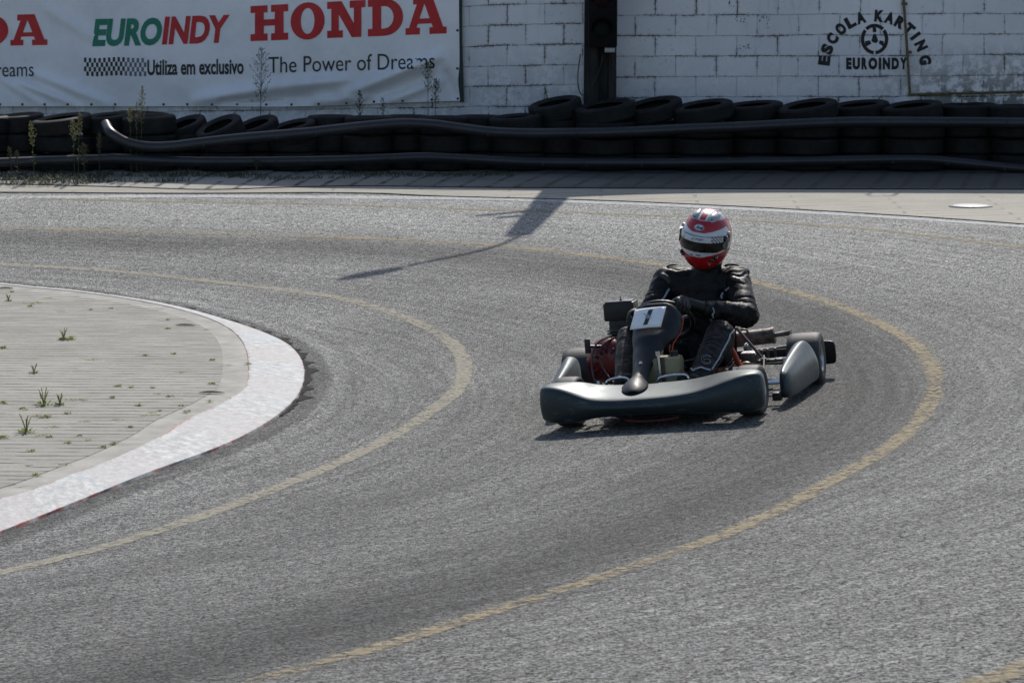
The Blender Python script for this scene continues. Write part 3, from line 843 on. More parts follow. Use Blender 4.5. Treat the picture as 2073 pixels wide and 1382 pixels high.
# traffic light
M_HOUS = simple("black_signal_housing", (.004, .004, .0045), .7, 0, .3, 12, .08, 60, .15)
tl0 = at_depth(1220, 92, 28.5)
tl = empty("traffic_light", tl0, "black traffic light housing with unlit red and green lenses on the dark post", "traffic light")
bm = bmesh.new(); add_box(bm, (0, .03, .36), (.275, .16, .76), None, .02); obj("housing", bm, M_HOUS, tl)
for z, nm, c in ((.16, "green_lens", (.0015, .006, .005)), (.45, "red_lens", (.012, .0015, .002))):
    t = simple(nm, c, .6, 0, .3, 30, .3, 120, .15)
    bm = bmesh.new(); add_lathe(bm, [(0, .02), (.05, .016), (.085, 0), (.09, -.02)], Matrix.Translation((-.01, -.06, z)) @ Matrix.Rotation(pi / 2, 4, 'X'), 28); obj(nm, bm, t, tl)
    bm = bmesh.new(); R = []
    for k in range(15):
        a = radians(-20 + 220 * k / 14); R.append([(-.01 + .105 * cos(a), -.05, z + .105 * sin(a)), (-.01 + .105 * cos(a), -.05 - .12 * (.35 + .65 * max(0, sin(a))), z + .105 * sin(a)), (-.01 + .099 * cos(a), -.05 - .12 * (.35 + .65 * max(0, sin(a))), z + .099 * sin(a)), (-.01 + .099 * cos(a), -.05, z + .099 * sin(a))])
    add_loft(bm, R); obj("visor_hood", bm, M_HOUS, tl)
bm = bmesh.new(); add_box(bm, (.07, .04, -.045), (.1, .07, .05), None, .006); obj("mounting_bracket", bm, M_STEEL, tl)

# round pale cover flush in the paving
cp_ = on_ground(1965, 422)
cv = empty("ground_cover", cp_, "pale round ground cover set flush in the beige paving beside the white track line", "manhole cover")
bm = bmesh.new(); add_lathe(bm, [(0, .028), (.14, .028), (.15, .024), (.15, .0)], None, 40); obj("plate", bm, simple("pale_metal", (.36, .37, .37), .5, .1, .2, 20), cv)
bm = bmesh.new(); add_lathe(bm, [(.152, .0), (.152, .026), (.175, .024), (.175, .0)], None, 40); obj("rim", bm, simple("dark_rim", (.25, .25, .24), .7), cv)
# ================================================================== TYRE WALL
def rubber(name, c, dust=.25):
    t = NT(name); o = t.tc.outputs['Object']
    d = t.mapr(t.noise(o, 9, 5, .65), .4, .75, 0, dust)
    col = t.mix(d, tuple(c) + (1,), (.10, .095, .085, 1))
    return t.fin(col, .68, 0, t.bump(t.noise(o, 60, 4), .25, .004), .25)
M_TYRE = rubber("old_black_rubber", (.011, .011, .011), .16)
def tyre_mesh(R, W):
    bm = bmesh.new(); r = R; h = W / 2; ri = R * .62
    P = [(ri, -h * .72), (ri + .02, -h * .86), (r * .80, -h), (r * .90, -h * .97), (r * .965, -h * .86), (r * .985, -h * .80)]
    for k, q in enumerate([-.62, -.3, 0, .3, .62]):
        g = h * q; gw = .005
        P += [(r, g - h * .12 + gw), (r, g - gw), (r * .975, g - gw), (r * .975, g + gw), (r, g + gw)]
    P = sorted(P[6:], key=lambda a: 0) and P
    P += [(r * .985, h * .80), (r * .965, h * .86), (r * .90, h * .97), (r * .80, h), (ri + .02, h * .86), (ri, h * .72), (ri + .012, h * .6), (r * .88, h * .62), (r * .95, 0), (r * .88, -h * .62), (ri + .012, -h * .6)]
    add_lathe(bm, P, Matrix.Translation((0, 0, h)), 44, closed=True)
    me = bpy.data.meshes.new("tyre"); bmesh.ops.recalc_face_normals(bm, faces=bm.faces[:]); bm.to_mesh(me); bm.free()
    me.materials.append(M_TYRE)
    me.polygons.foreach_set('use_smooth', [True] * len(me.polygons)); me.set_sharp_from_angle(angle=radians(40))
    return me
TB = [-75, 5, 82, 180, 262, 345, 418, 490, 562, 631, 707, 783, 860, 933, 1007, 1085, 1176, 1274, 1372, 1474, 1579, 1689, 1792, 1903, 2010, 2115, 2220]
meA = tyre_mesh(.235, .172); meB = tyre_mesh(.292, .156); meC = tyre_mesh(.26, .172)
rt = random.Random(11)
ORD = ["first", "second", "third", "fourth", "fifth", "sixth", "seventh", "eighth", "ninth", "tenth", "eleventh", "twelfth", "thirteenth", "fourteenth", "fifteenth", "sixteenth", "seventeenth", "eighteenth", "nineteenth", "twentieth", "twenty-first", "twenty-second", "twenty-third", "twenty-fourth", "twenty-fifth", "twenty-sixth"]
TGRP = "old tyres stacked along the foot of the wall"
def put_tyre(me, loc, rot, label):
    o = bpy.data.objects.new("tyre", me); COL.objects.link(o); o.location = loc; o.rotation_euler = rot
    tagged(o, label, "tyre", TGRP)
# picture height of the top rim of each stack, whether the top tyre leans open towards us
TILT = {1: .10, 2: .16, 3: .12, 4: .06, 5: .42, 6: .50, 7: .42, 8: .30, 9: .0, 10: 0, 11: 0, 12: 0, 13: .0, 14: .10, 15: .26, 16: .20, 17: .28, 18: .20, 19: .12, 20: .22, 21: .14, 22: .16, 23: .04, 24: 0, 25: 0}
for i in range(len(TB) - 1):
    um = (TB[i] + TB[i + 1]) / 2; w = TB[i + 1] - TB[i]
    me = meB if w > 92 else (meC if w > 77 else meA)
    Yc = 28.32 + (.13 if i % 2 else -.05)
    if i < 6: Yc += .05
    p = at_depth(um, 340, Yc); x = p.x
    n = 4 if i >= 15 else 3
    if i == 14: n = 3
    if i in (5, 6, 7, 8): n = 3
    hgt = .155 if i >= 15 else .172
    for k in range(n):
        z = TOP + .02 + k * hgt
        rot = [rt.uniform(-.015, .015), rt.uniform(-.015, .015), rt.uniform(0, 6)]
        jx, jy = rt.uniform(-.012, .012), rt.uniform(-.02, .02)
        if k == n - 1:
            tilt = TILT.get(i, 0)
            m = 'leaning' if tilt > .1 else 'flat'
            q = Matrix.Rotation(-tilt * .75, 4, 'Y') @ Matrix.Rotation(tilt * .55, 4, 'X')
            e = (q @ Matrix.Rotation(rot[2], 4, 'Z')).to_euler()
            z += sin(tilt) * .07 + (-.09 if 5 <= i <= 8 else 0)
            put_tyre(me, (x + jx, Yc + jy, z), e, "black tyre lying %s on top of the %s tyre stack from the left" % (m, ORD[i]))
        elif k == 0: put_tyre(me, (x + jx, Yc + jy, z), rot, "lowest black tyre of the %s tyre stack from the left, under the lower pipe" % ORD[i])
        elif k == 1: put_tyre(me, (x + jx, Yc + jy, z), rot, "black tyre second from the ground in the %s tyre stack from the left" % ORD[i])
        else: put_tyre(me, (x + jx, Yc + jy, z), rot, "black tyre third from the ground in the %s tyre stack from the left" % ORD[i])
# loose one behind the pipe's free end
put_tyre(meC, at_depth(290, 250, 28.75) - V(0, 0, .06), (.05, .03, 1), "black tyre lying behind the free end of the upper pipe")

M_PIPE = NT("weathered_grey_pipe")
def _pp():
    t = M_PIPE; o = t.tc.outputs['Object']
    c = t.mix(t.mapr(t.noise(o, 2.2, 6, .6), .3, .7), (.014, .015, .018, 1), (.030, .032, .036, 1))
    c = t.mix(t.mapr(t.noise(o, 14, 5, .7), .62, .72, 0, .5), c, (.03, .03, .03, 1))
    return t.fin(c, .38, 0, t.bump(t.noise(o, 20, 4), .1, .005), .5)
M_PIPE = _pp()
M_BOLT = simple("dark_bolt", (.02, .02, .02), .6)
def guard(name, pts, rad_, Y, bolts, label, ctrl_y=None):
    P = [at_depth(u, v, Y if len(r_) == 0 else r_[0]) for (u, v, *r_) in pts]
    c0 = P[len(P) // 2]
    e = empty(name, (c0.x, c0.y, c0.z), label, "guard pipe")
    bm = bmesh.new(); S = smooth_path([p - c0 for p in P], 8); add_tube(bm, S, rad_, 14); obj("tube", bm, M_PIPE, e)
    for (u, v) in bolts:
        q = at_depth(u, v, Y - rad_ + .004) - c0
        bm = bmesh.new(); add_disc(bm, q, .011, (0, -1, 0), .014, 8); obj("bolt", bm, M_BOLT, e)
guard("guard_pipe", [(214, 252, 28.0), (225, 270), (255, 288), (300, 297), (350, 296), (400, 290), (480, 281), (560, 274), (630, 268), (700, 260), (760, 254), (820, 250), (880, 253), (940, 261), (1000, 268), (1085, 270.5), (1200, 269), (1300, 266), (1400, 261), (1500, 257), (1600, 252), (1700, 248), (1800, 247), (1950, 248), (2073, 249), (2200, 251)], .050, 27.80,
      [(352, 300), (412, 294), (478, 285), (560, 279), (640, 272), (717, 263), (797, 253), (862, 254), (920, 262), (988, 272), (1074, 274), (1167, 270), (1277, 268), (1376, 264), (1482, 254), (1587, 250), (1693, 247), (1801, 244), (1918, 245), (2038, 247)],
      "upper grey plastic pipe across the tyre wall, its free end curling up at left")
guard("guard_pipe", [(-250, 330), (-60, 330), (0, 329), (100, 325), (200, 322), (240, 321), (320, 325), (400, 327), (500, 327), (600, 326), (700, 324), (800, 320), (860, 318), (930, 321), (1000, 325), (1100, 329), (1300, 330), (1500, 328), (1700, 325), (1800, 323), (1870, 323), (1930, 328), (2000, 335), (2073, 342), (2200, 350)], .045, 27.80,
      [(98, 326), (243, 324), (305, 327), (367, 328), (437, 327), (498, 324), (560, 325), (625, 325), (712, 323), (783, 319), (862, 318), (940, 321), (1016, 327), (1099, 333), (1187, 334), (1299, 335), (1399, 331), (1500, 330), (1604, 329), (1710, 328), (1808, 328), (1918, 331), (2034, 343)],
      "lower grey plastic pipe bolted near the ground along the whole tyre wall")

# ================================================================== PLANTS
def leafmat(name, c, tr=0.35):
    t = NT(name); o = t.tc.outputs['Object']
    col = t.mix(t.mapr(t.noise(o, 14, 4), .3, .7), tuple(x * .6 for x in c) + (1,), tuple(min(1, x * 1.35) for x in c) + (1,))
    t.fin(col, .6, 0, None, .3)
    tr_ = t.n.new("ShaderNodeBsdfTranslucent"); t.l.new(col, tr_.inputs[0])
    mx = t.n.new("ShaderNodeMixShader"); mx.inputs[0].default_value = tr
    t.l.new(t.b.outputs[0], mx.inputs[1]); t.l.new(tr_.outputs[0], mx.inputs[2]); t.l.new(mx.outputs[0], t.out.inputs[0])
    return t.m
M_LEAF = leafmat("weed_leaf", (.10, .13, .045)); M_LEAFG = leafmat("weed_leaf_greyish", (.085, .095, .055))
M_SEED = leafmat("seed_heads", (.30, .29, .16), .5); M_SEEDG = leafmat("dull_seed_heads", (.10, .10, .065), .3)
M_GRASS = leafmat("grass_blade", (.30, .34, .12))
def blade(bm, p, d, L, w, bend=.3, n=3):
    """narrow tapering leaf"""
    d = Vector(d).normalized(); s = d.cross(V(0, 0, 1))
    s = s.normalized() if s.length > .01 else V(1, 0, 0)
    prev = None
    for k in range(n + 1):
        t = k / n; c = Vector(p) + d * L * t + V(0, 0, -bend * L * t * t); ww = w * (1 - t ** 1.5) * .5 + .0004
        a, b = bm.verts.new(c + s * ww), bm.verts.new(c - s * ww)
        if prev: bm.faces.new((prev[0], prev[1], b, a))
        prev = (a, b)
def tall_weed(base, H, spread, label, leaf, seed, plume, rr, lean=0.0, dens=1.0):
    e = empty("tall_weed", base, label, "weed", "tall weeds growing by the tyre wall")
    ax = [V(0, 0, 0), V(lean * .3, rr.uniform(-.02, .02), H * .5), V(lean, rr.uniform(-.02, .02), H)]
    S = smooth_path(ax, 8)
    bm = bmesh.new(); n = len(S); add_tube(bm, S, [.0045 * (1 - .75 * k / n) for k in range(n)], 5)
    br = []
    f = lambda t: S[min(n - 1, int(t * (n - 1)))].lerp(S[min(n - 1, int(t * (n - 1)) + 1)], t * (n - 1) % 1)
    nb = int(26 * dens)
    for k in range(nb):
        t = plume + (1 - plume) * k / nb; a = k * 2.4
        L = spread * sin(pi * (.22 + .75 * (k / nb))) * rr.uniform(.7, 1.1)
        p = f(t); q = p + V(cos(a) * L, sin(a) * L, L * 1.25)
        add_tube(bm, [p, (p + q) / 2 + V(0, 0, L * .05), q], [.0016, .0012, .0007], 3, False); br.append((p, q, L))
    obj("stem", bm, leaf, e)
    bm = bmesh.new()
    for k in range(int(60 * dens * H)):
        t = .05 + (plume + .25 - .05) * rr.random(); a = rr.uniform(0, 2 * pi)
        blade(bm, f(min(1, t)), (cos(a), sin(a), .7), rr.uniform(.03, .06), .006, .5)
    obj("leaves", bm, leaf, e, False)
    bm = bmesh.new()
    for p, q, L in br:
        for k in range(int(6 + L * 60)):
            c = p.lerp(q, .3 + .7 * rr.random()) + V(rr.uniform(-1, 1), rr.uniform(-1, 1), rr.uniform(-.5, 1)) * (.10 * L + .006)
            s = rr.uniform(.0028, .0055)
            for m_ in range(2):
                a = rr.uniform(0, 3.1)
                d1 = V(cos(a), sin(a), rr.uniform(-.4, .4)) * s; d2 = V(-sin(a) * .4, cos(a) * .4, 1.3) * s
                bm.faces.new([bm.verts.new(c + x_) for x_ in (-d1, -d2, d1, d2)])
    obj("seed_heads", bm, seed, e, False)['kind'] = 'stuff'
rw = random.Random(5)
def wd(ub, ut, vt, Y, spread, label, leaf, seed, plume, dens=1.0):
    b = at_depth(ub, 300, Y); b.z = TOP + .03
    t = at_depth(ut, vt, Y); tall_weed(b, t.z - b.z, spread, label, leaf, seed, plume, rw, t.x - b.x, dens)
wd(527, 530, 99, 29.6, .11, "tall grey-green weed with a wide feathery top in front of the banner", M_LEAFG, M_SEEDG, .50, 1.5)
wd(867, 866, 128, 29.2, .07, "tall thin weed in front of the banner's lower right, the taller of a close pair", M_LEAF, M_SEEDG, .72)
wd(880, 883, 160, 29.2, .055, "shorter weed of the close pair in front of the banner's lower right", M_LEAF, M_SEEDG, .7)
wd(730, 728, 184, 29.3, .05, "short weed below the middle words of the banner, just above the tyres", M_LEAFG, M_SEEDG, .6)
wd(776, 775, 198, 29.3, .03, "tiny forked weed between the short weed and the close pair below the banner", M_LEAFG, M_SEEDG, .7, .5)
wd(286, 289, 173, 27.95, .045, "tall weed with sunlit pale yellow flower heads beside the free end of the pipe", M_LEAF, M_SEED, .55, 1.2)
wd(276, 277, 205, 27.9, .02, "slender stem close beside the tall yellow-flowered weed", M_LEAF, M_SEED, .6, .6)
wd(265, 262, 217, 27.85, .03, "weed with one compact pale yellow head left of the tall flowering weed", M_LEAF, M_SEED, .75, .9)
wd(158, 162, 231, 27.7, .035, "leafy weed with pale buds in front of the third tyre stack, the taller of two", M_LEAF, M_SEED, .62)
wd(150, 145, 244, 27.72, .04, "leafy weed with pale buds in front of the third tyre stack, the lower of two", M_LEAF, M_SEED, .6)
wd(68, 62, 245, 27.7, .035, "upright leafy weed in front of the seam between the first tyres at left", M_LEAF, M_SEED, .5, 1.1)
wd(22, 18, 298, 27.65, .03, "low weed in the shade at the far left, before the lower pipe", M_LEAFG, M_SEEDG, .5, .7)
wd(35, 34, 306, 27.62, .025, "small bud-tipped weed next to the low one at the far left", M_LEAFG, M_SEEDG, .6, .6)
wd(201, 200, 268, 27.7, .03, "shaded weed standing between the third and fourth tyre stacks", M_LEAFG, M_SEEDG, .4, 1)
wd(170, 168, 290, 27.66, .05, "bushy shaded weed at the foot of the third tyre stack", M_LEAFG, M_SEEDG, .3, 1)
wd(520, 516, 322, 27.65, .04, "low weed poking over the lower pipe below the banner's checkered strip", M_LEAFG, M_SEEDG, .4, .6)
wd(1120, 1105, 183, 28.95, .012, "single bare stalk against the white wall left of the dark post", M_LEAFG, M_SEEDG, .85, .3)

# shaded grass at the foot of the tyres: one mass
bm = bmesh.new(); rg = random.Random(9)
for k in range(5200):
    u = rg.uniform(-120, 1040) if rg.random() < .8 else rg.uniform(-120, 500)
    Y = rg.uniform(27.25, 27.95); p = at_depth(u, 340, Y); z = ground(p.x, p.y) + .024
    if noise.noise(V(p.x * 1.3, Y * 3, 2)) < -.15: continue
    a = rg.uniform(0, 6.28); L = rg.uniform(.03, .10) * (1.5 if u < 400 else .8)
    blade(bm, (p.x, p.y, z), (cos(a) * .6, sin(a) * .6, 1), L, .006, .4, 2)
tagged(obj("grass", bm, M_LEAFG, None, False), "shaded low grass along the foot of the tyre wall", "grass", None, "stuff")

# small weeds in the joints of the island paving
def tuft(u, v, size, kind, label, rr):
    p = on_ground(u, v); p.z += .030
    e = bmesh.new()
    n = int(12 + size * 160)
    for k in range(n):
        a = rr.uniform(0, 6.28); sp = size * (.9 if kind == 'flat' else .5)
        q = V(cos(a) * rr.uniform(0, sp), sin(a) * rr.uniform(0, sp) * .7, 0)
        L = size * rr.uniform(.4, 1.1) * (.6 if kind == 'flat' else 1.0)
        blade(e, q, (cos(a) * .8, sin(a) * .8, 1.0 if kind != 'flat' else .5), max(.010, L), .006 + size * .045, .6, 3)
    if kind == 'stalk':
        for k in range(5):
            a = rr.uniform(0, 6.28); h = size * rr.uniform(.7, 1.2)
            t_ = V(cos(a) * h * .35, sin(a) * h * .3, h)
            add_tube(e, [(0, 0, 0), t_ * .5 + V(0, 0, .01), t_], [.0028, .0022, .0014], 4, False)
            for j in range(7):
                b = t_ * rr.uniform(.4, 1); w_ = rr.uniform(0, 6.28)
                blade(e, b, (cos(w_), sin(w_), .8), size * .22, .007, .3, 2)
    o = obj("small_weed", e, M_GRASS, None, False); o.location = p
    tagged(o, label, "weed", "small weeds in the island paving joints")
tw = random.Random(21)
Z = lambda x, y: (x * .4051, 540 + y * .4051)
big = [(345, 385, .085, 'leafy', "bright green leafy weed tuft, the largest one, in the upper part of the paved island"),
       (318, 385, .07, 'stalk', "thin upright weed stem just left of the largest leafy tuft on the paved island"),
       (10, 428, .06, 'leafy', "bright green tuft at the left picture edge of the island, level with the largest tuft"),
       (220, 715, .09, 'stalk', "tall spindly pale-stalked weed in the middle of the paved island"),
       (300, 715, .06, 'stalk', "shorter stalky weed just right of the tall spindly one"),
       (228, 778, .055, 'leafy', "yellow-green tuft below the tall spindly weed"),
       (132, 855, .085, 'stalk', "upright dark-stemmed weed in the lower left of the paved island"),
       (12, 885, .06, 'leafy', "green tuft at the left picture edge in the lower half of the island"),
       (170, 555, .05, 'stalk', "fine grassy tuft in the middle left of the paved island"),
       (42, 190, .045, 'stalk', "small upright weed near the upper left corner of the island"),
       (15, 708, .05, 'leafy', "low tuft at the left picture edge halfway down the island"),
       (262, 828, .05, 'flat', "flat dark green mat of weed right of the dark-stemmed weed"),
       (375, 688, .055, 'flat', "brownish flat weed right of the shorter stalky weed"),
       (455, 488, .04, 'flat', "dry yellowish moss-like weed above the centre of the island"),
       (180, 200, .09, 'flat', "long low streak of yellow-green weed near the top of the island"),
       (1242, 510, .04, 'leafy', "small weed squeezed against the inner edge of the kerb"),
       (1048, 700, .035, 'leafy', "little green tuft near the inner kerb edge at right")]
for x, y, s, k, l in big: tuft(*Z(x, y), s, k, l, tw)
small = [(60, 145), (240, 175), (150, 217), (300, 243), (555, 228), (455, 235), (838, 285), (838, 330), (1025, 335), (730, 465), (870, 458), (905, 550), (1060, 490), (1135, 515), (590, 622), (655, 627), (765, 630), (795, 660), (850, 672), (1062, 610), (415, 690), (128, 740), (338, 760), (690, 718), (757, 752), (797, 745), (785, 765), (725, 768), (935, 752), (585, 790), (420, 798), (655, 828), (205, 870), (245, 878), (398, 872), (440, 892), (520, 928), (152, 950), (568, 912), (325, 1015), (178, 1072), (145, 1022), (340, 908), (110, 735), (560, 680), (175, 770), (905, 720)]
bands = [("far", 0, 300), ("upper middle", 300, 600), ("lower middle", 600, 790), ("near", 790, 2000)]
for bn, b0, b1 in bands:
    row = sorted(q for q in small if b0 <= q[1] < b1)
    for k, (x, y) in enumerate(row):
        tuft(*Z(x, y), tw.uniform(.024, .042), tw.choice(['flat', 'leafy', 'leafy']), "tiny weed sprout, %s from left in the %s part of the island paving" % (ORD[k], bn), tw)
# thin dark strips of rubber lying on the paving
for x, y, L, l in [(928, 317, .14, "thin dark rubber scrap on the island paving near the upper kerb"), (1058, 659, .15, "thin dark rubber scrap on the island paving near the kerb at right"), (28, 130, .12, "thin dark rubber scrap at the upper left corner of the island")]:
    p = on_ground(*Z(x, y)); bm = bmesh.new(); S = smooth_path([(-L / 2, 0, .004), (-L * .2, .012, .007), (L * .2, .01, .006), (L / 2, -.004, .003)], 5)
    add_tube(bm, S, [.003 + .013 * sin(pi * k / (len(S) - 1)) for k in range(len(S))], 8, True, .35)
    o = obj("rubber_scrap", bm, M_TYRE); o.location = (p.x, p.y, p.z + .032); tagged(o, l, "rubber scrap", "rubber scraps on the island")
# ================================================================== KART
KX, KY, YAW = .884, 15.4998, .2238
e_ = .3
gx = (ground(KX + e_, KY) - ground(KX - e_, KY)) / 2 / e_; gy = (ground(KX, KY + e_) - ground(KX, KY - e_)) / 2 / e_
nrm = Vector((-gx, -gy, 1)).normalized()
fw = Vector((-sin(YAW), -cos(YAW), 0)); fw = (fw - nrm * fw.dot(nrm)).normalized()
bk = -fw; lt = bk.cross(nrm).normalized()
KM = Matrix(((lt.x, bk.x, nrm.x, KX), (lt.y, bk.y, nrm.y, KY), (lt.z, bk.z, nrm.z, ground(KX, KY) + .010), (0, 0, 0, 1)))
# kart space: x towards the driver's left (right in the picture), y backwards, z up; metres
kart = empty("go_kart", matrix=KM, label="grey racing go-kart numbered one, rounding the bend", cat="go-kart")

M_BODY = NT("scuffed_grey_bodywork")
def _k():
    t = M_BODY; o = t.tc.outputs['Object']; x, y, z = t.sep(o)
    c = t.mix(t.mapr(t.noise(o, 7, 5, .6), .3, .7), (.006, .0105, .012, 1), (.012, .019, .021, 1))
    scr = t.noise(t.comb(t.math('MULTIPLY', x, 9), t.math('MULTIPLY', y, 60), t.math('MULTIPLY', z, 40)), 1.0, 5, .7)
    c = t.mix(t.mapr(scr, .58, .72, 0, .55), c, (.13, .14, .14, 1))
    r = t.mapr(t.noise(o, 16, 5, .65), .3, .7, .42, .54)
    t.b.inputs['Specular Tint'].default_value = (.82, .96, 1, 1)
    t.b.inputs['Sheen Weight'].default_value = .12; t.b.inputs['Sheen Roughness'].default_value = .35
    t.b.inputs['Sheen Tint'].default_value = (.85, .93, 1, 1)
    return t.fin(c, r, 0, t.bump(t.noise(o, 35, 5, .7), .08, .002), .7)
M_BODY = _k()
M_PANEL = simple("dark_grey_plastic", (.012, .014, .018), .46, 0, .3, 12, .08, 50, .4)
M_BLKP = simple("matt_black_plastic", (.010, .010, .011), .45, 0, .3, 20, .2)
M_CHROME = simple("chrome_tube", (.60, .62, .65), .16, 1.0, .1, 20, .03)
M_ALU = simple("cast_aluminium", (.42, .43, .44), .38, .9, .2, 30, .2)
M_STEELD = simple("dirty_steel", (.12, .11, .10), .5, .7, .4, 30, .3)
M_EXH = NT("heat_stained_steel")
def _e():
    t = M_EXH; o = t.tc.outputs['Object']
    c = t.mix(t.mapr(t.noise(o, 14, 5, .65), .35, .65), (.07, .055, .042, 1), (.30, .27, .235, 1))
    return t.fin(c, .42, .65, t.bump(t.noise(o, 60, 5), .25, .003), .5)
M_EXH = _e()
M_REDE = simple("dark_red_engine_paint", (.17, .008, .012), .3, 0, .25, 10, .08)
M_REDS = simple("dark_red_seat", (.20, .008, .010), .3, 0, .25, 8, .06)
M_ORANGE = simple("orange_red_hose", (.42, .055, .015), .4, 0, .2)
M_REDT = simple("red_tray_paint", (.06, .005, .004), .5, 0, .4)
M_TANK = simple("yellowed_plastic", (.27, .24, .13), .4, 0, .2, 9, .08)
M_KT = NT("kart_tyre_rubber")
def _t():
    t = M_KT; o = t.tc.outputs['Object']
    c = t.mix(t.mapr(t.noise(o, 30, 5, .7), .35, .7), (.030, .029, .028, 1), (.062, .059, .055, 1))
    return t.fin(c, .62, 0, t.bump(t.noise(o, 120, 4), .4, .003), .5)
M_KT = _t()
M_SIDEW = simple("tyre_sidewall", (.014, .014, .014), .5, 0, .3)

# ---- front fairing: lofted sections across the kart
def fairing():
    bm = bmesh.new()
    #      x     front  back   topF   topB  crest-in  bottom
    st = [(-.580, -.745, -.690, .205, .215, .02, .085),
          (-.572, -.775, -.672, .238, .243, .02, .062),
          (-.520, -.800, -.665, .246, .252, .03, .050),
          (-.440, -.822, -.662, .232, .252, .035, .048),
          (-.360, -.838, -.650, .202, .246, .04, .052),
          (-.300, -.848, -.585, .180, .216, .045, .070),
          (-.200, -.856, -.555, .172, .205, .05, .074),
          (0.000, -.862, -.550, .172, .203, .05, .074),
          (.180, -.858, -.555, .180, .208, .05, .070),
          (.270, -.850, -.595, .196, .228, .045, .062),
          (.360, -.838, -.650, .220, .252, .04, .054),
          (.450, -.820, -.660, .244, .258, .035, .048),
          (.520, -.798, -.664, .250, .256, .03, .046),
          (.562, -.770, -.672, .238, .242, .02, .060),
          (.570, -.745, -.690, .205, .215, .02, .085)]
    rings = []
    for x, f, b, tf, tb, ci, bo in st:
        mid = (bo + tf) / 2
        rings.append([(x, b, bo + .05), (x, b, tb - .03), (x, b + .006 - .010, tb - .004), (x, b - .022, tb), (x, f + ci + .10 * (1 if abs(x) < .3 else .4), tf + (tb - tf) * (.62 if abs(x) < .3 else .4)),
                      (x, f + ci, tf), (x, f + .014, tf - .012), (x, f + .002, tf - .035), (x, f - .006, mid), (x, f + .012, bo + .022), (x, f + .030, bo), (x, f + .09, bo + .004), (x, b - .04, bo + .012)])
    add_loft(bm, rings)
    o = obj("front_fairing", bm, M_BODY, kart)
    modified(o, [('SUBSURF', dict(levels=2, render_levels=2))])
    return o
fair = fairing()
# ---- nose panel
def panel():
    bm = bmesh.new()
    # centre x, y, z, half width, side return, edge roundness
    rows = [(-.040, -.195, .568, .085, .03), (-.040, -.205, .562, .112, .045), (-.038, -.232, .535, .124, .06), (-.036, -.250, .500, .131, .07), (-.040, -.266, .470, .130, .07),
            (-.050, -.282, .440, .124, .07), (-.062, -.325, .420, .104, .055), (-.076, -.338, .385, .082, .05), (-.090, -.385, .345, .066, .045), (-.098, -.430, .310, .050, .045),
            (-.101, -.490, .275, .042, .05), (-.101, -.555, .246, .046, .05), (-.098, -.610, .246, .058, .045), (-.096, -.665, .240, .066, .035), (-.094, -.715, .228, .066, .030), (-.092, -.760, .208, .054, .020), (-.092, -.785, .190, .030, .008)]
    T = [-1.0, -.97, -.86, -.6, -.3, 0, .3, .6, .86, .97, 1.0]
    R = []
    for i, (cx, y, z, hw, ret) in enumerate(rows):
        nx = rows[min(i + 1, len(rows) - 1)]; pv = rows[max(i - 1, 0)]
        tan = Vector((0, nx[1] - pv[1], nx[2] - pv[2])).normalized()
        inw = Vector((0, -tan.z, tan.y)); inw = inw if inw.y > 0 or inw.z < 0 else -inw   # towards the driver / downwards
        if inw.y < 0: inw = -inw
        if inw.z > 0: inw = Vector((0, abs(inw.y), -abs(inw.z)))
        ring = []
        for t in T:
            k = max(0, abs(t) - .55) / .45
            flat = i < 6
            dep = ret * (k ** 2.2) if flat else ret * (abs(t) ** 2.2)
            if 1 < i < 6 and abs(t) <= .6: dep += .010     # recess that takes the number sheet
            if i == 6 and abs(t) <= .6: dep -= .004
            ring.append(Vector((cx + hw * (t if abs(t) < 1 else t * .985), y, z)) + inw * dep)
        R.append(ring)
    add_loft(bm, R, caps=False, closed=False)
    o = obj("nose_panel", bm, M_PANEL, kart)
    modified(o, [('SOLIDIFY', dict(thickness=.007, offset=0)), ('SUBSURF', dict(levels=2, render_levels=2))])
    return o
nose = panel()
bm = bmesh.new(); add_disc(bm, (-.097, -.462, .291), .009, (0, -.5, .8), .012, 14); add_disc(bm, (-.097, -.466, .297), .004, (0, -.5, .8), .012, 8); obj("fixing_bolt", bm, M_CHROME, nose)
# sheet with the number one
def sheetpt(s, t, off):
    a = Vector((-.142, -.236, .543)).lerp(Vector((.022, -.236, .548)), s); b = Vector((-.170, -.290, .446)).lerp(Vector((-.006, -.290, .450)), s)
    return a.lerp(b, t) + Vector((0, -.87, .49)) * (off + .006 * sin(pi * s) - .003)
M_SHEET = simple("white_number_sheet", (.93, .94, .96), .3, 0, .05, 20, 0)
M_INK = simple("number_ink", (.045, .047, .05), .5, 0, .1, 20, 0)
bm = bmesh.new(); g0 = [[bm.verts.new(sheetpt(i / 8, j / 4, .014 + .0)) for i in range(9)] for j in range(5)]
for j in range(4):
    for i in range(8): bm.faces.new((g0[j][i], g0[j][i + 1], g0[j + 1][i + 1], g0[j + 1][i]))
sh = obj("number_sheet", bm, M_SHEET, kart); modified(sh, [('SOLIDIFY', dict(thickness=.002, offset=0))])
bm = bmesh.new(); bm.faces.new([bm.verts.new(sheetpt(s, t, .0168)) for s, t in ((.46, .12), (.60, .11), (.55, .85), (.41, .86))]); obj("number_one", bm, M_INK, sh, False)
bm = bmesh.new(); c = sheetpt(.51, .48, .022); add_disc(bm, c, .012, (0, -.87, .49), .008, 14); add_tube(bm, [c + V(-.02, 0, .02), c + V(.006, -.004, -.002)], .003, 6); obj("wing_bolt", bm, M_ALU, sh)

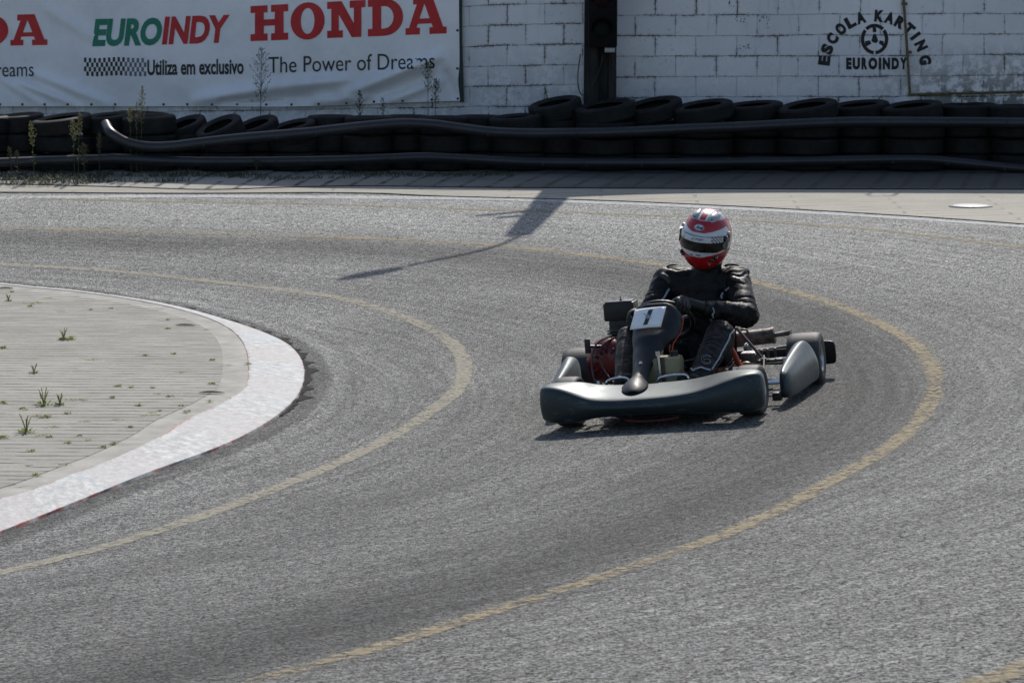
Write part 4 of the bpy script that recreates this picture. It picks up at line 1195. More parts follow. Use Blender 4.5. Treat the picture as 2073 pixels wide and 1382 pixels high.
# ---- wheels
def wheel(name, c, R, W, rr_, steer=0.0, outer=1):
    M = Matrix.Translation(c) @ Matrix.Rotation(steer, 4, 'Z') @ Matrix.Rotation(pi / 2 * outer, 4, 'Y')
    e = bpy.data.objects.new(name, None); COL.objects.link(e); e.parent = kart; e.matrix_local = M; e.empty_display_size = .05
    h = W / 2; bm = bmesh.new()
    P = [(rr_, -h * .80), (rr_ + .006, -h * .9), (R * .78, -h), (R * .90, -h * .96), (R * .965, -h * .84), (R * .992, -h * .6), (R, -h * .2), (R, h * .2), (R * .992, h * .6), (R * .965, h * .84), (R * .94, h * .90), (R * .925, h * .93), (R * .90, h * .96), (R * .78, h), (rr_ + .006, h * .9), (rr_, h * .80)]
    add_lathe(bm, P, None, 56, mat_of=lambda i: 1 if i < 3 or i > 11 else 0)
    obj("tyre", bm, [M_KT, M_SIDEW], e)
    bm = bmesh.new()
    P = [(.001, h * .30), (.022, h * .30), (.024, h * .46), (.034, h * .46), (.036, h * .10), (rr_ * .62, h * .02), (rr_ * .72, h * .30), (rr_ * .86, h * .52), (rr_ - .004, h * .84), (rr_ + .006, h * .92), (rr_ + .006, h * .8), (rr_ - .002, h * .6), (rr_ - .004, -h * .6), (rr_ + .006, -h * .92), (rr_ - .006, -h * .8), (rr_ - .010, 0)]
    add_lathe(bm, P, None, 40)
    for k in range(6):
        a = 2 * pi * k / 6; add_disc(bm, (.05 * cos(a), .05 * sin(a), h * .12), .006, (0, 0, 1), .02, 8)
    obj("rim", bm, M_ALU, e, True, 30)
    return e
ST = radians(-7)
wheel("front_wheel", (.470, -.525, .128), .128, .128, .066, ST, 1)
wheel("front_wheel", (-.470, -.525, .128), .128, .128, .066, ST, -1)
wheel("rear_wheel", (.620, .525, .140), .140, .185, .068, 0, 1)
wheel("rear_wheel", (-.620, .525, .140), .140, .185, .068, 0, -1)

# ---- side pods: wedge shaped, rising to the rear wheel
def pod(s):
    bm = bmesh.new()
    #     y   inner x  outer x  bottom  top inner  shoulder z  crest x
    st = [(-.315, .600, .618, .060, .150, .110, .606),
          (-.290, .578, .640, .040, .188, .150, .603),
          (-.200, .576, .656, .034, .205, .160, .606),
          (-.050, .574, .672, .034, .226, .172, .612),
          (.120, .574, .688, .036, .250, .180, .622),
          (.260, .576, .702, .038, .270, .182, .636),
          (.330, .580, .712, .042, .268, .170, .650),
          (.368, .600, .712, .052, .215, .140, .662)]
    rings = []
    for y, xi, xo, b, t, sh_, xc in st:
        ring = [(xi, y, b + .01), (xi, y, t * .72), (xi + .006, y, t * .95), (xc - .004, y, t), (xc + .012, y, t - .010), ((xc + xo) / 2 + .004, y, (t + sh_) / 2 + .006), (xo - .010, y, sh_ + .006), (xo - .004, y, sh_ - .014), (xo, y, sh_ * .55), (xo - .006, y, b + .006), (xo - .03, y, b), (xi + .015, y, b)]
        rings.append([(s * p[0], p[1], p[2]) for p in ring])
    add_loft(bm, rings)
    o = obj("side_pod", bm, M_BODY, kart)
    modified(o, [('SUBSURF', dict(levels=2, render_levels=2))])
pod(1); pod(-1)
# pod foot and tubular carriers
bm = bmesh.new(); add_box(bm, (.566, -.285, .055), (.05, .05, .045), None, .01); obj("pod_mount", bm, M_BLKP, kart)
for s in (1, -1):
    bm = bmesh.new()
    add_tube(bm, [(s * .30, -.12, .105), (s * .60, -.12, .105)], .012, 10); add_tube(bm, [(s * .30, -.20, .050), (s * .58, -.20, .050)], .010, 10)
    add_tube(bm, [(s * .30, .22, .070), (s * .60, .22, .070)], .012, 10)
    obj("pod_carrier", bm, M_CHROME, kart)
# ---- rear bumper
bm = bmesh.new(); rings = []
for x, y, z0, z1, d in [(-.765, .735, .085, .185, .02), (-.745, .765, .075, .195, .045), (-.60, .79, .075, .195, .055), (-.40, .80, .085, .185, .055), (-.2, .80, .085, .180, .055), (.2, .80, .085, .175, .055), (.40, .80, .085, .180, .055), (.60, .79, .070, .200, .055), (.735, .765, .068, .205, .045), (.758, .735, .08, .190, .02)]:
    rings.append([(x, y - d / 2, z0 + .012), (x, y - d / 2, z1 - .012), (x, y - d / 2 + .01, z1), (x, y + d / 2 - .01, z1), (x, y + d / 2, z1 - .012), (x, y + d / 2, z0 + .012), (x, y + d / 2 - .01, z0), (x, y - d / 2 + .01, z0)])
add_loft(bm, rings); o = obj("rear_bumper", bm, M_BLKP, kart); modified(o, [('SUBSURF', dict(levels=2, render_levels=2))])
# ---- chassis
M_FRAME = simple("black_chassis_paint", (.018, .018, .02), .35, .2, .3)
bm = bmesh.new()
for s in (1, -1):
    add_tube(bm, smooth_path([(s * .13, -.70, .062), (s * .20, -.60, .062), (s * .30, -.40, .062), (s * .33, -.1, .062), (s * .31, .3, .062), (s * .29, .62, .075), (s * .29, .76, .12)], 6), .015, 10)
    add_tube(bm, [(s * .30, -.45, .062), (s * .37, -.525, .09)], .015, 8)
for y, z in ((-.68, .062), (-.30, .062), (.08, .062), (.62, .075)):
    w = .17 if y < -.6 else .31; add_tube(bm, [(-w, y, z), (w, y, z)], .014, 10)
add_tube(bm, smooth_path([(.29, .70, .09), (.29, .78, .13), (-.29, .78, .13), (-.29, .70, .09)], 2), .013, 8)
obj("chassis_frame", bm, M_FRAME, kart)
bm = bmesh.new(); add_box(bm, (0, -.24, .040), (.60, .80, .006), None, .002); obj("floor_tray", bm, M_FRAME, kart)
bm = bmesh.new(); add_tube(bm, smooth_path([(-.13, -.800, .050), (-.05, -.812, .042), (.06, -.812, .042), (.14, -.800, .050)], 4), .009, 8, True); obj("skid_bar", bm, M_REDT, kart)
bm = bmesh.new()
add_tube(bm, smooth_path([(-.17, -.70, .062), (-.17, -.76, .09), (-.12, -.79, .13), (.12, -.79, .13), (.17, -.76, .09), (.17, -.70, .062)], 5), .010, 8); obj("front_bar", bm, M_CHROME, kart)
# axle, carriers, sprocket, brake
bm = bmesh.new(); add_tube(bm, [(-.56, .525, .14), (.56, .525, .14)], .015, 14); obj("rear_axle", bm, M_CHROME, kart)
for x in (-.29, .29, 0):
    bm = bmesh.new(); add_disc(bm, (x, .525, .14), .042, (1, 0, 0), .035, 20); add_box(bm, (x, .525, .10), (.03, .09, .05), None, .006); obj("axle_bearing", bm, M_STEELD, kart)
bm = bmesh.new(); add_disc(bm, (.20, .525, .14), .088, (1, 0, 0), .008, 36); obj("brake_disc", bm, M_ALU, kart)
bm = bmesh.new(); add_disc(bm, (-.20, .525, .14), .075, (1, 0, 0), .006, 36); obj("sprocket", bm, M_STEELD, kart)
bm = bmesh.new(); add_disc(bm, (.300, .56, .212), .030, (.9, -.43, 0), .012, 24); add_disc(bm, (.308, .552, .212), .024, (.9, -.43, 0), .012, 24); obj("reservoir_cap", bm, M_ALU, kart)
# box and clutter behind the front wheel (battery, clamps, hoses)
bm = bmesh.new(); add_box(bm, (.335, .40, .178), (.085, .10, .05), None, .005); obj("battery_case", bm, M_STEELD, kart)
bm = bmesh.new(); add_box(bm, (.332, .40, .207), (.080, .095, .008), None, .002); obj("case_lid", bm, M_ALU, kart)
bm = bmesh.new()
for x, y in ((.40, .40), (.43, .42), (.47, .43)): add_box(bm, (x, y, .195), (.012, .03, .05), None, .002)
add_box(bm, (.44, .42, .155), (.13, .05, .012), None, .002)
add_tube(bm, [(.38, .43, .205), (.53, .45, .205)], .006, 6)
obj("clamp_rail", bm, M_STEELD, kart)
bm = bmesh.new(); add_tube(bm, smooth_path([(.265, .22, .26), (.285, .21, .215), (.30, .2, .18), (.315, .19, .16)], 4), .015, 8); obj("orange_hose", bm, M_ORANGE, kart)
bm = bmesh.new(); add_ball(bm, (.335, .24, .168), .018, 10, (1.5, 1, .7)); obj("yellow_plug", bm, M_TANK, kart)
bm = bmesh.new(); add_tube(bm, [(.265, .47, .335), (.412, .35, .175)], .0085, 8); add_box(bm, (.415, .345, .165), (.03, .03, .03), None, .004); obj("seat_strut", bm, M_STEELD, kart)
bm = bmesh.new(); add_tube(bm, [(.455, -.35, .06), (.452, .02, .055)], .006, 6); add_tube(bm, [(.430, .28, .20), (.452, .02, .06)], .005, 6); obj("brake_rod", bm, M_STEELD, kart)
bm = bmesh.new(); add_tube(bm, [(.40, .05, .19), (.40, .05, .06)], .009, 6); obj("frame_upright", bm, M_FRAME, kart)
bm = bmesh.new(); add_tube(bm, [(.31, -.36, .17), (.335, -.40, .19), (.335, -.41, .23)], .008, 8); add_tube(bm, [(.22, -.38, .12), (.42, -.44, .12)], .008, 8)
add_tube(bm, [(-.22, -.38, .12), (-.42, -.44, .12)], .008, 8); obj("tie_rod", bm, M_CHROME, kart)
for s in (1, -1):
    bm = bmesh.new(); add_tube(bm, [(s * .36, -.525, .09), (s * .36, -.525, .17)], .014, 10); add_tube(bm, [(s * .36, -.525, .128), (s * .47, -.525, .128)], .010, 10); obj("stub_axle", bm, M_ALU, kart)
# ---- exhaust silencer lying across the back
bm = bmesh.new()
q = [(-.02, .66, .245), (.02, .66, .246)]
P = [(.001, 0), (.036, 0), (.043, .006), (.043, .42), (.046, .422), (.046, .436), (.038, .44), (.001, .44)]
add_lathe(bm, P, Matrix.Translation((.005, .655, .240)) @ Matrix.Rotation(pi / 2 - .05, 4, 'Y'), 32)
mu = obj("silencer", bm, M_EXH, kart)
bm = bmesh.new(); add_tube(bm, [(.43, .655, .262), (.50, .652, .268), (.532, .648, .272)], [.016, .017, .019], 12, True, .8); obj("tailpipe", bm, M_EXH, mu)
bm = bmesh.new(); add_tube(bm, smooth_path([(.02, .655, .24), (-.06, .63, .245), (-.14, .56, .26), (-.22, .45, .27)], 5), .017, 10); obj("exhaust_pipe", bm, M_EXH, kart)
bm = bmesh.new(); add_tube(bm, smooth_path([(.245, .64, .27), (.262, .635, .305), (.29, .63, .305), (.30, .63, .29)], 4), .006, 6); obj("silencer_hook", bm, M_STEELD, kart)
# ---- seat: one-piece shell
bm = bmesh.new(); R = []
for (y, z, hw, dep) in [(-.02, .185, .15, .03), (.06, .120, .175, .06), (.20, .085, .185, .09), (.34, .095, .19, .10), (.44, .16, .19, .10), (.50, .27, .19, .09), (.535, .38, .17, .07), (.55, .44, .13, .04)]:
    ring = []
    for k in range(11):
        t = -1 + 2 * k / 10
        a = abs(t) ** 3
        nrm_ = Vector((0, -.2, 1)) if z < .13 else Vector((0, -1, .35)).normalized()
        ring.append(Vector((.085 + hw * t, y, z)) + nrm_ * a * dep)
    R.append(ring)
add_loft(bm, R, caps=False, closed=False); seat = obj("seat", bm, M_REDS, kart)
modified(seat, [('SOLIDIFY', dict(thickness=.006, offset=0)), ('SUBSURF', dict(levels=2, render_levels=2))])
# ---- tank between the legs, steering column, pedals
bm = bmesh.new(); add_box(bm, (.0, -.33, .19), (.19, .15, .23), None, .025); add_box(bm, (-.045, -.33, .31), (.05, .05, .015), None, .005); tk = obj("fuel_tank", bm, M_TANK, kart)
bm = bmesh.new(); add_box(bm, (.004, -.408, .19), (.026, .006, .235), None, .002); obj("tank_strap", bm, simple("brown_strap", (.09, .05, .02), .6), tk)
bm = bmesh.new(); add_disc(bm, (.055, -.33, .315), .022, (0, 0, 1), .03, 16); obj("tank_cap", bm, M_BLKP, tk)
bm = bmesh.new(); add_tube(bm, [(-.038, -.09, .44), (-.01, -.40, .20), (0, -.50, .09)], .010, 10); obj("steering_column", bm, M_STEELD, kart)
bm = bmesh.new(); add_tube(bm, [(-.012, -.42, .33), (-.008, -.425, .14)], .0085, 12); add_tube(bm, [(-.012, -.42, .345), (-.012, -.42, .322)], .0135, 12); obj("panel_support", bm, M_CHROME, kart)
bm = bmesh.new(); add_tube(bm, smooth_path([(.035, -.30, .36), (.03, -.31, .33), (.045, -.33, .315)], 4), .0035, 6); add_tube(bm, smooth_path([(.10, -.2, .50), (.085, -.22, .42), (.05, -.3, .36), (.05, -.32, .31)], 5), .0035, 6); obj("fuel_hose", bm, M_ORANGE, kart)
def pedal(x0, x1, z, y):
    bm = bmesh.new(); add_tube(bm, smooth_path([(x0, y + .02, .07), (x0, y, z - .03), (x0 + .025, y, z), (x1 - .025, y, z + .004), (x1, y, z - .03), (x1, y + .02, .07)], 6), .0075, 10); obj("pedal", bm, M_CHROME, kart)
pedal(-.005, .155, .222, -.520); pedal(-.275, -.150, .226, -.520)
# ---- steering wheel
SWC = Vector((-.035, -.055, .455)); SWN = Vector((0, .74, .67)).normalized(); SWU = Vector((0, -.67, .74)).normalized(); SWR = .155; TW = radians(-14)
def rimpt(th, r=SWR):
    return SWC + (Vector((1, 0, 0)) * sin(th) + SWU * cos(th)) * r
sw = bpy.data.objects.new("steering_wheel", None); COL.objects.link(sw); sw.parent = kart; sw.location = SWC; sw.empty_display_size = .05
bm = bmesh.new(); N = 48; R = []
for k in range(N):
    th = 2 * pi * k / N; rr_ = SWR * (1 - .10 * max(0, cos(th - pi)) ** 3); c = rimpt(th, rr_) - SWC; rd = c.normalized()
    R.append([c + (rd * cos(2 * pi * j / 10) + SWN * sin(2 * pi * j / 10)) * .0135 for j in range(10)])
V_ = [[bm.verts.new(p) for p in r] for r in R]
for k in range(N):
    for j in range(10): bm.faces.new((V_[k][j], V_[k][(j + 1) % 10], V_[(k + 1) % N][(j + 1) % 10], V_[(k + 1) % N][j]))
obj("rim", bm, M_BLKP, sw)
bm = bmesh.new()
for th in (radians(90) + TW, radians(-90) + TW, radians(180) + TW): add_tube(bm, [rimpt(th, .03) - SWC - SWN * .02, rimpt(th) - SWC], .008, 8)
add_disc(bm, -SWN * .02, .04, SWN, .02, 20); obj("spokes", bm, M_ALU, sw)
# ---- engine on the driver's right
eng = bpy.data.objects.new("engine", None); COL.objects.link(eng); eng.parent = kart; eng.location = (-.37, .32, .07); eng.empty_display_size = .05
E = lambda p: (p[0] + .37, p[1] - .32, p[2] - .07)
bm = bmesh.new()
add_lathe(bm, [(.001, -.085), (.05, -.085), (.085, -.075), (.118, -.045), (.130, .0), (.130, .05), (.11, .07), (.001, .07)], Matrix.Translation(E((-.395, .22, .235))) @ Matrix.Rotation(-.12, 4, 'Z') @ Matrix.Rotation(-pi / 2, 4, 'X') , 40)
obj("red_fan_cover", bm, M_REDE, eng)
bm = bmesh.new()
for k in range(12):
    a = 2 * pi * k / 12; add_box(bm, E((-.395 + .07 * cos(a), .128, .235 + .07 * sin(a))), (.008, .012, .035), Matrix.Rotation(-a + pi / 2, 3, 'Y'), .001)
obj("cooling_slots", bm, M_BLKP, eng)
bm = bmesh.new(); add_box(bm, E((-.37, .36, .20)), (.17, .20, .20), None, .02)
for k in range(7): add_box(bm, E((-.36, .37, .30 + .014 * k)), (.13 - .004 * k, .15, .006), None, .001)
obj("crankcase", bm, M_STEELD, eng)
bm = bmesh.new(); add_box(bm, E((-.352, .42, .375)), (.125, .10, .115), None, .008); add_box(bm, E((-.352, .37, .37)), (.10, .02, .06), None, .004); obj("carburettor_cover", bm, M_BLKP, eng)
bm = bmesh.new(); add_box(bm, E((-.352, .43, .480)), (.172, .135, .100), None, .012, ); 
ac = obj("air_filter_box", bm, M_BLKP, eng)
bm = bmesh.new(); add_box(bm, E((-.352, .43, .5335)), (.150, .115, .006), None, .002); obj("filter_sunlit_lid", bm, simple("sunlit_top_grey", (.10, .105, .11), .3, 0, .15, 20, .05), ac)  # sun on top of the black box, painted as a paler grey
bm = bmesh.new(); add_tube(bm, [E((-.345, .41, .532)), E((-.345, .41, .558))], .003, 8); add_disc(bm, E((-.345, .41, .539)), .008, (0, 0, 1), .006, 12); obj("lid_stud", bm, M_BLKP, ac)
bm = bmesh.new(); add_box(bm, E((-.485, .10, .335)), (.030, .018, .078), None, .003); add_tube(bm, [E((-.478, .10, .333)), E((-.44, .12, .328)), E((-.42, .14, .325))], .008, 8); obj("starter_handle", bm, M_BLKP, eng)
M_HOSE = simple("grey_fuel_hose", (.06, .055, .045), .45)
bm = bmesh.new(); add_tube(bm, smooth_path([E((-.37, .2, .37)), E((-.43, .10, .35)), E((-.455, .04, .27)), E((-.44, -.02, .17)), E((-.38, -.06, .08))], 6), .0055, 6)
add_tube(bm, smooth_path([E((-.36, .2, .36)), E((-.405, .10, .335)), E((-.415, .06, .26)), E((-.36, .0, .17)), E((-.25, -.1, .08))], 6), .0045, 6); obj("hose", bm, M_HOSE, eng)
# ================================================================== DRIVER
driver = empty("person", matrix=KM.copy(), label="person in black overalls and red and white helmet driving the kart", cat="person")
def fabric():
    t = NT("black_overall_cloth"); o = t.tc.outputs['Object']
    c = t.mix(t.mapr(t.noise(o, 9, 5, .6), .3, .7), (.0018, .0018, .002, 1), (.006, .0058, .006, 1))
    h = t.math('ADD', t.noise(o, 16, 5, .55, 1.2), t.math('MULTIPLY', t.noise(o, 260, 2), .12))
    t.b.inputs['Sheen Weight'].default_value = .02; t.b.inputs['Sheen Roughness'].default_value = .5
    return t.fin(c, .50, 0, t.bump(h, .6, .012), .26)
M_SUIT = fabric()
M_GLOVE = simple("black_glove_leather", (.007, .0065, .006), .5, 0, .3, 30, .35, 90, .4, .003)
M_SHOE = simple("black_shoe_suede", (.010, .010, .010), .6, 0, .3, 30, .25)
M_STRIPE = simple("grey_reflective_tape", (.34, .37, .43), .45, 0, .15, 40, .1)
M_PRINT = simple("silver_print", (.28, .28, .28), .5, 0, .2, 40, 0)
J = dict(pel=(.070, .345, .175), waist=(.090, .405, .31), chest=(.115, .405, .50), neckb=(.140, .385, .655), neck=(.160, .345, .72),
         shL=(.300, .375, .612), elL=(.378, .135, .435), wrL=(.190, -.005, .500), shR=(-.078, .375, .632), elR=(-.172, .19, .44), wrR=(-.165, .035, .46),
         hipL=(.150, .325, .175), knL=(.262, -.055, .368), anL=(.150, -.405, .135), hipR=(-.015, .325, .175), knR=(-.222, -.050, .370), anR=(-.210, -.400, .135))
J = {k: Vector(v) for k, v in J.items()}
bm = bmesh.new()
def ell(p, s, rot=None): add_ball(bm, p, 1, 18, s, rot)
ell(J['pel'], (.165, .13, .11)); ell(J['waist'], (.150, .115, .11)); ell(J['chest'], (.185, .125, .13)); ell(J['chest'] + V(.012, 0, .07), (.190, .115, .10))
for a, b, n in (('pel', 'waist', 4), ('waist', 'chest', 4)):
    for k in range(1, n):
        t = k / n; ell(J[a].lerp(J[b], t), (.152, .118, .1))
capsule(bm, J['chest'] + V(0, 0, .08), .12, J['neckb'] + V(0, 0, -.02), .085)
capsule(bm, J['neckb'], .075, J['neck'], .058)
for s in 'LR':
    sh, el, wr = J['sh' + s], J['el' + s], J['wr' + s]
    capsule(bm, J['neckb'] + V(0, 0, -.035), .062, sh + V(0, 0, .002), .066)
    capsule(bm, J['chest'] + V(0, 0, .03), .10, sh + V(0, 0, -.02), .070)
    capsule(bm, sh, .070, el, .063 if s == 'L' else .060)
    capsule(bm, el, .064 if s == 'L' else .06, el.lerp(wr, .55), .056); capsule(bm, el.lerp(wr, .55), .055, wr, .038)
    hp, kn, an = J['hip' + s], J['kn' + s], J['an' + s]
    capsule(bm, J['pel'], .11, hp, .100); capsule(bm, hp, .098, kn, .072); capsule(bm, kn, .072, kn.lerp(an, .4), .068); capsule(bm, kn.lerp(an, .4), .068, an, .050)
ell(J['neckb'] + V(.06, .055, -.02), (.17, .07, .05))
body = obj("body", bm, M_SUIT, driver)
modified(body, [('REMESH', dict(mode='VOXEL', voxel_size=.0065, adaptivity=0)), ('SMOOTH', dict(factor=.5, iterations=12))])
# cloth folds: stronger at elbows, knees, waist, running across the limbs
me = body.data
bends = [(J['elL'], .13), (J['elR'], .12), (J['shL'], .12), (J['shR'], .12), (J['knL'], .12), (J['knR'], .12), (J['waist'], .16), (J['hipL'], .15), (J['hipR'], .15), (J['anL'], .10), (J['anR'], .10), (J['wrL'], .09)]
segs = [(J['sh' + s], J['el' + s]) for s in 'LR'] + [(J['el' + s], J['wr' + s]) for s in 'LR'] + [(J['hip' + s], J['kn' + s]) for s in 'LR'] + [(J['kn' + s], J['an' + s]) for s in 'LR'] + [(J['pel'], J['chest'])]
nrs = [v.normal.copy() for v in me.vertices]
for v, nr in zip(me.vertices, nrs):
    p = v.co; w = .30
    for c, r in bends: w += .9 * exp(-((p - c).length / r) ** 2)
    best = 9; ax = None
    for a, b in segs:
        d = b - a; t = max(0, min(1, (p - a).dot(d) / d.length_squared)); q = (p - a - d * t).length
        if q < best: best, ax, tt = q, d.normalized(), (p - a).dot(d.normalized())
    pr = p - ax * (p.dot(ax))
    q = Vector((tt * 34 + 3 * noise.noise(p * 9), 0, 0)) + pr * 9
    f = noise.noise(q); f = (1 - abs(f) * 2) * .5 + .5 * noise.noise(p * 24)
    v.co = p + nr * (.012 * min(1.5, w) * f)
me.update()
tree = BVHTree.FromPolygons([v.co.copy() for v in me.vertices], [tuple(p.vertices) for p in me.polygons])
KMI = KM.inverted(); camk = KMI @ Vector((0, 0, CAMH))
def front(u, v):
    """point of the overalls that lies along the given line of sight, with its normal"""
    d = (KMI.to_3x3() @ sight(u, v)).normalized(); loc, nr, i, _ = tree.ray_cast(camk, d); return loc, nr
def tape(pts, w, name="reflective_stripe", mat=None):
    hits = [front(u, v) for u, v in pts]; hits = [h for h in hits if h[0] is not None]
    if len(hits) < 2: return
    S = smooth_path([h[0] for h in hits], 6); bm = bmesh.new(); rows = []
    for i, p in enumerate(S):
        t = (S[min(i + 1, len(S) - 1)] - S[max(i - 1, 0)]).normalized()
        loc, nr, _, _ = tree.find_nearest(p); s = nr.cross(t).normalized() * w / 2
        row = []
        for k in (-1, 0, 1):
            l2, n2, _, _ = tree.find_nearest(loc + s * k); row.append(bm.verts.new(l2 + n2 * .0025))
        rows.append(row)
    for a, b in zip(rows, rows[1:]):
        for k in range(2): bm.faces.new((a[k], a[k + 1], b[k + 1], b[k]))
    o = obj(name, bm, mat or M_STRIPE, driver); modified(o, [('SOLIDIFY', dict(thickness=.0015, offset=1))])
tape([(1355, 584), (1350, 592), (1346, 600), (1340, 608), (1336, 613)], .011)
tape([(1476, 583), (1471, 587), (1468, 588)], .011); tape([(1464, 592), (1460, 599), (1462, 604)], .012)
tape([(1442, 623), (1445, 632), (1444, 642), (1440, 650)], .008)
tape([(1486, 667), (1478, 676), (1472, 692), (1461, 712), (1450, 732), (1440, 748)], .011)
tape([(1438, 749), (1428, 747), (1418, 744), (1408, 747), (1398, 746), (1391, 745)], .009)
tape([(1248, 686), (1243, 697), (1240, 712), (1241, 730), (1241, 752)], .010)
tape([(1486, 700), (1488, 712), (1484, 722), (1470, 740), (1458, 752)], .005)
# round knee emblem: two nested open loops
def emblem(c, r, arcs):
    for (rx, ry, a0, a1, dx, dy) in arcs:
        tape([(c[0] + dx + rx * cos(radians(a0 + (a1 - a0) * k / 12)), c[1] + dy - ry * sin(radians(a0 + (a1 - a0) * k / 12))) for k in range(13)], .0018, "knee_emblem", M_PRINT)
emblem((1430, 728), 10, [(10, 9.5, 30, 330, 0, 0), (7, 3.5, 200, 20, 1.5, -3), (6.5, 4, 170, -170, 1, 3)])
def printed(text, u0, u1, v0, v1, h, name, mat, bold=0):
    bm = bmesh.new(); hits = {}
    def f(s, t):
        u = u0 + (u1 - u0) * s; v = v0 + (v1 - v0) * s - t * h; l, n = front(u, v)
        if l is None: l, n = tree.find_nearest(KMI @ at_depth(u, v, 15.7))[:2]
        return l + n * .003
    add_text(bm, text, f, bold); plain(name, bm, mat, driver)
# epaulettes on the shoulders
for s, uu in (('R', [(1338, 556), (1346, 560), (1353, 566), (1356, 573)]), ('L', [(1478, 560), (1487, 563), (1497, 567), (1508, 573)])):
    tape(uu, .030, "shoulder_patch", simple("shoulder_patch_cloth", (.030, .028, .028), .5, 0, .3, 60, .4))
    tape([(u + (-1 if s == 'R' else 1), v - 1) for u, v in uu[1:3]], .007, "shoulder_print", M_PRINT)
bm = bmesh.new()
sL = J['shL'] + V(-.02, .01, .066)
add_tube(bm, smooth_path([sL + V(-.055, .0, -.006), sL + V(-.02, 0, .012), sL + V(.025, 0, .008), sL + V(.055, 0, -.022)], 5), [.004] + [.014] * 14 + [.006], 8, True, .45); obj("shoulder_epaulette", bm, M_SUIT, driver)
bm = bmesh.new()
sR = J['shR'] + V(.03, .01, .070)
add_tube(bm, smooth_path([sR + V(-.05, .0, -.02), sR + V(-.01, 0, .006), sR + V(.04, 0, .010)], 7), [.004] + [.012] * 12 + [.006] * 2, 8, True, .45); obj("shoulder_epaulette", bm, M_SUIT, driver)
# neck collar with head sock visible on the left side
bm = bmesh.new(); add_lathe(bm, [(.066, -.02), (.072, .0), (.070, .025), (.060, .045), (.05, .05)], Matrix.Translation(J['neckb'] + V(.02, -.01, .045)) @ Matrix.Rotation(.25, 4, 'X'), 32); obj("collar", bm, M_SUIT, driver)
bm = bmesh.new(); capsule(bm, J['neckb'] + V(.02, .0, .04), .056, J['neck'] + V(.015, .0, .05), .060); o = fused("balaclava", bm, simple("grey_head_sock", (.06, .062, .065), .7, 0, .4, 30, .3), driver, .006, 3)

# ---- gloves: palm and five fingers closed round the rim
def glove(side):
    th = radians(47 if side == 'L' else -78) ; bm = bmesh.new()
    P0 = rimpt(th); tdir = (rimpt(th + .01) - rimpt(th - .01)).normalized(); rad_ = (P0 - SWC).normalized()
    wr = J['wr' + side]; N_ = SWN
    sgn = 1
    for f, (off, L) in enumerate([(-.034, .92), (-.012, 1.05), (.011, 1.0), (.032, .84)]):
        c = P0 + tdir * off
        # joints around the rim: knuckle behind and outside, over the outside, to the front
        ang = [20, 62, 112, 165, 205]; rr = .031 * L
        pts = []
        for a in ang:
            a_ = radians(a); pts.append(c + (N_ * cos(a_) + rad_ * sin(a_)) * (rr if a < 190 else rr * .9))
        for (a, b, r0, r1) in zip(pts[:-1], pts[1:], (.0125, .0118, .0108, .0100), (.0118, .0108, .0100, .0088)): capsule(bm, a, r0, b, r1, 10)
    palm = P0 + N_ * .030 + rad_ * .000
    add_ball(bm, palm + tdir * -.001, 1, 16, (.045, .024, .038), (Matrix((tdir, N_, rad_)).transposed()))
    add_ball(bm, palm + N_ * .012 + rad_ * -.012, 1, 16, (.036, .026, .034), (Matrix((tdir, N_, rad_)).transposed()))
    capsule(bm, palm + N_ * .012, .030, wr, .034, 14)
    # thumb leaves the side of the palm and lies along the rim
    tb = palm - tdir * .034 - rad_ * .012
    capsule(bm, tb, .014, P0 - tdir * .046 - rad_ * .020 + N_ * .008, .0125, 10); capsule(bm, P0 - tdir * .046 - rad_ * .020 + N_ * .008, .012, P0 - tdir * .058 - rad_ * .012 - N_ * .014, .010, 10)
    g = fused("glove", bm, M_GLOVE, driver, .0032, 3)
    bm = bmesh.new(); d = (wr - palm).normalized(); c = wr - d * .006
    q = d.to_track_quat('Z', 'Y').to_matrix().to_4x4()
    add_lathe(bm, [(.036, -.018), (.041, -.012), (.043, .012), (.041, .02), (.036, .02)], Matrix.Translation(c) @ q, 28); obj("glove_cuff", bm, M_GLOVE, g)
glove('L'); glove('R')
# ---- shoes
for s in (1, -1):
    an = J['anL'] if s == 1 else J['anR']; bm = bmesh.new()
    heel = V(an.x, an.y - .015, .085); toe = V(an.x - .03 * (s == 1), -.485, .205)
    capsule(bm, an + V(0, -.01, 0), .046, heel, .036); capsule(bm, heel, .036, toe, .034); capsule(bm, an + V(0, -.02, 0), .042, toe + V(0, .025, -.02), .034)
    o = fused("shoe", bm, M_SHOE, driver, .005, 4)

# ---- helmet
F_w = Vector((-.40, -.92, -.09)).normalized(); U_w = Vector((.165, 0, 1)); U_w = (U_w - F_w * U_w.dot(F_w)).normalized(); L_w = U_w.cross(F_w)
if L_w.x < 0: L_w = -L_w
HC = KM @ Vector((.172, .30, .850))
HM = Matrix(((L_w.x, -F_w.x, U_w.x, HC.x), (L_w.y, -F_w.y, U_w.y, HC.y), (L_w.z, -F_w.z, U_w.z, HC.z), (0, 0, 0, 1)))
helm = bpy.data.objects.new("helmet", None); COL.objects.link(helm); helm.parent = driver; helm.matrix_parent_inverse = Matrix(); helm.matrix_local = KMI @ HM; helm.empty_display_size = .1
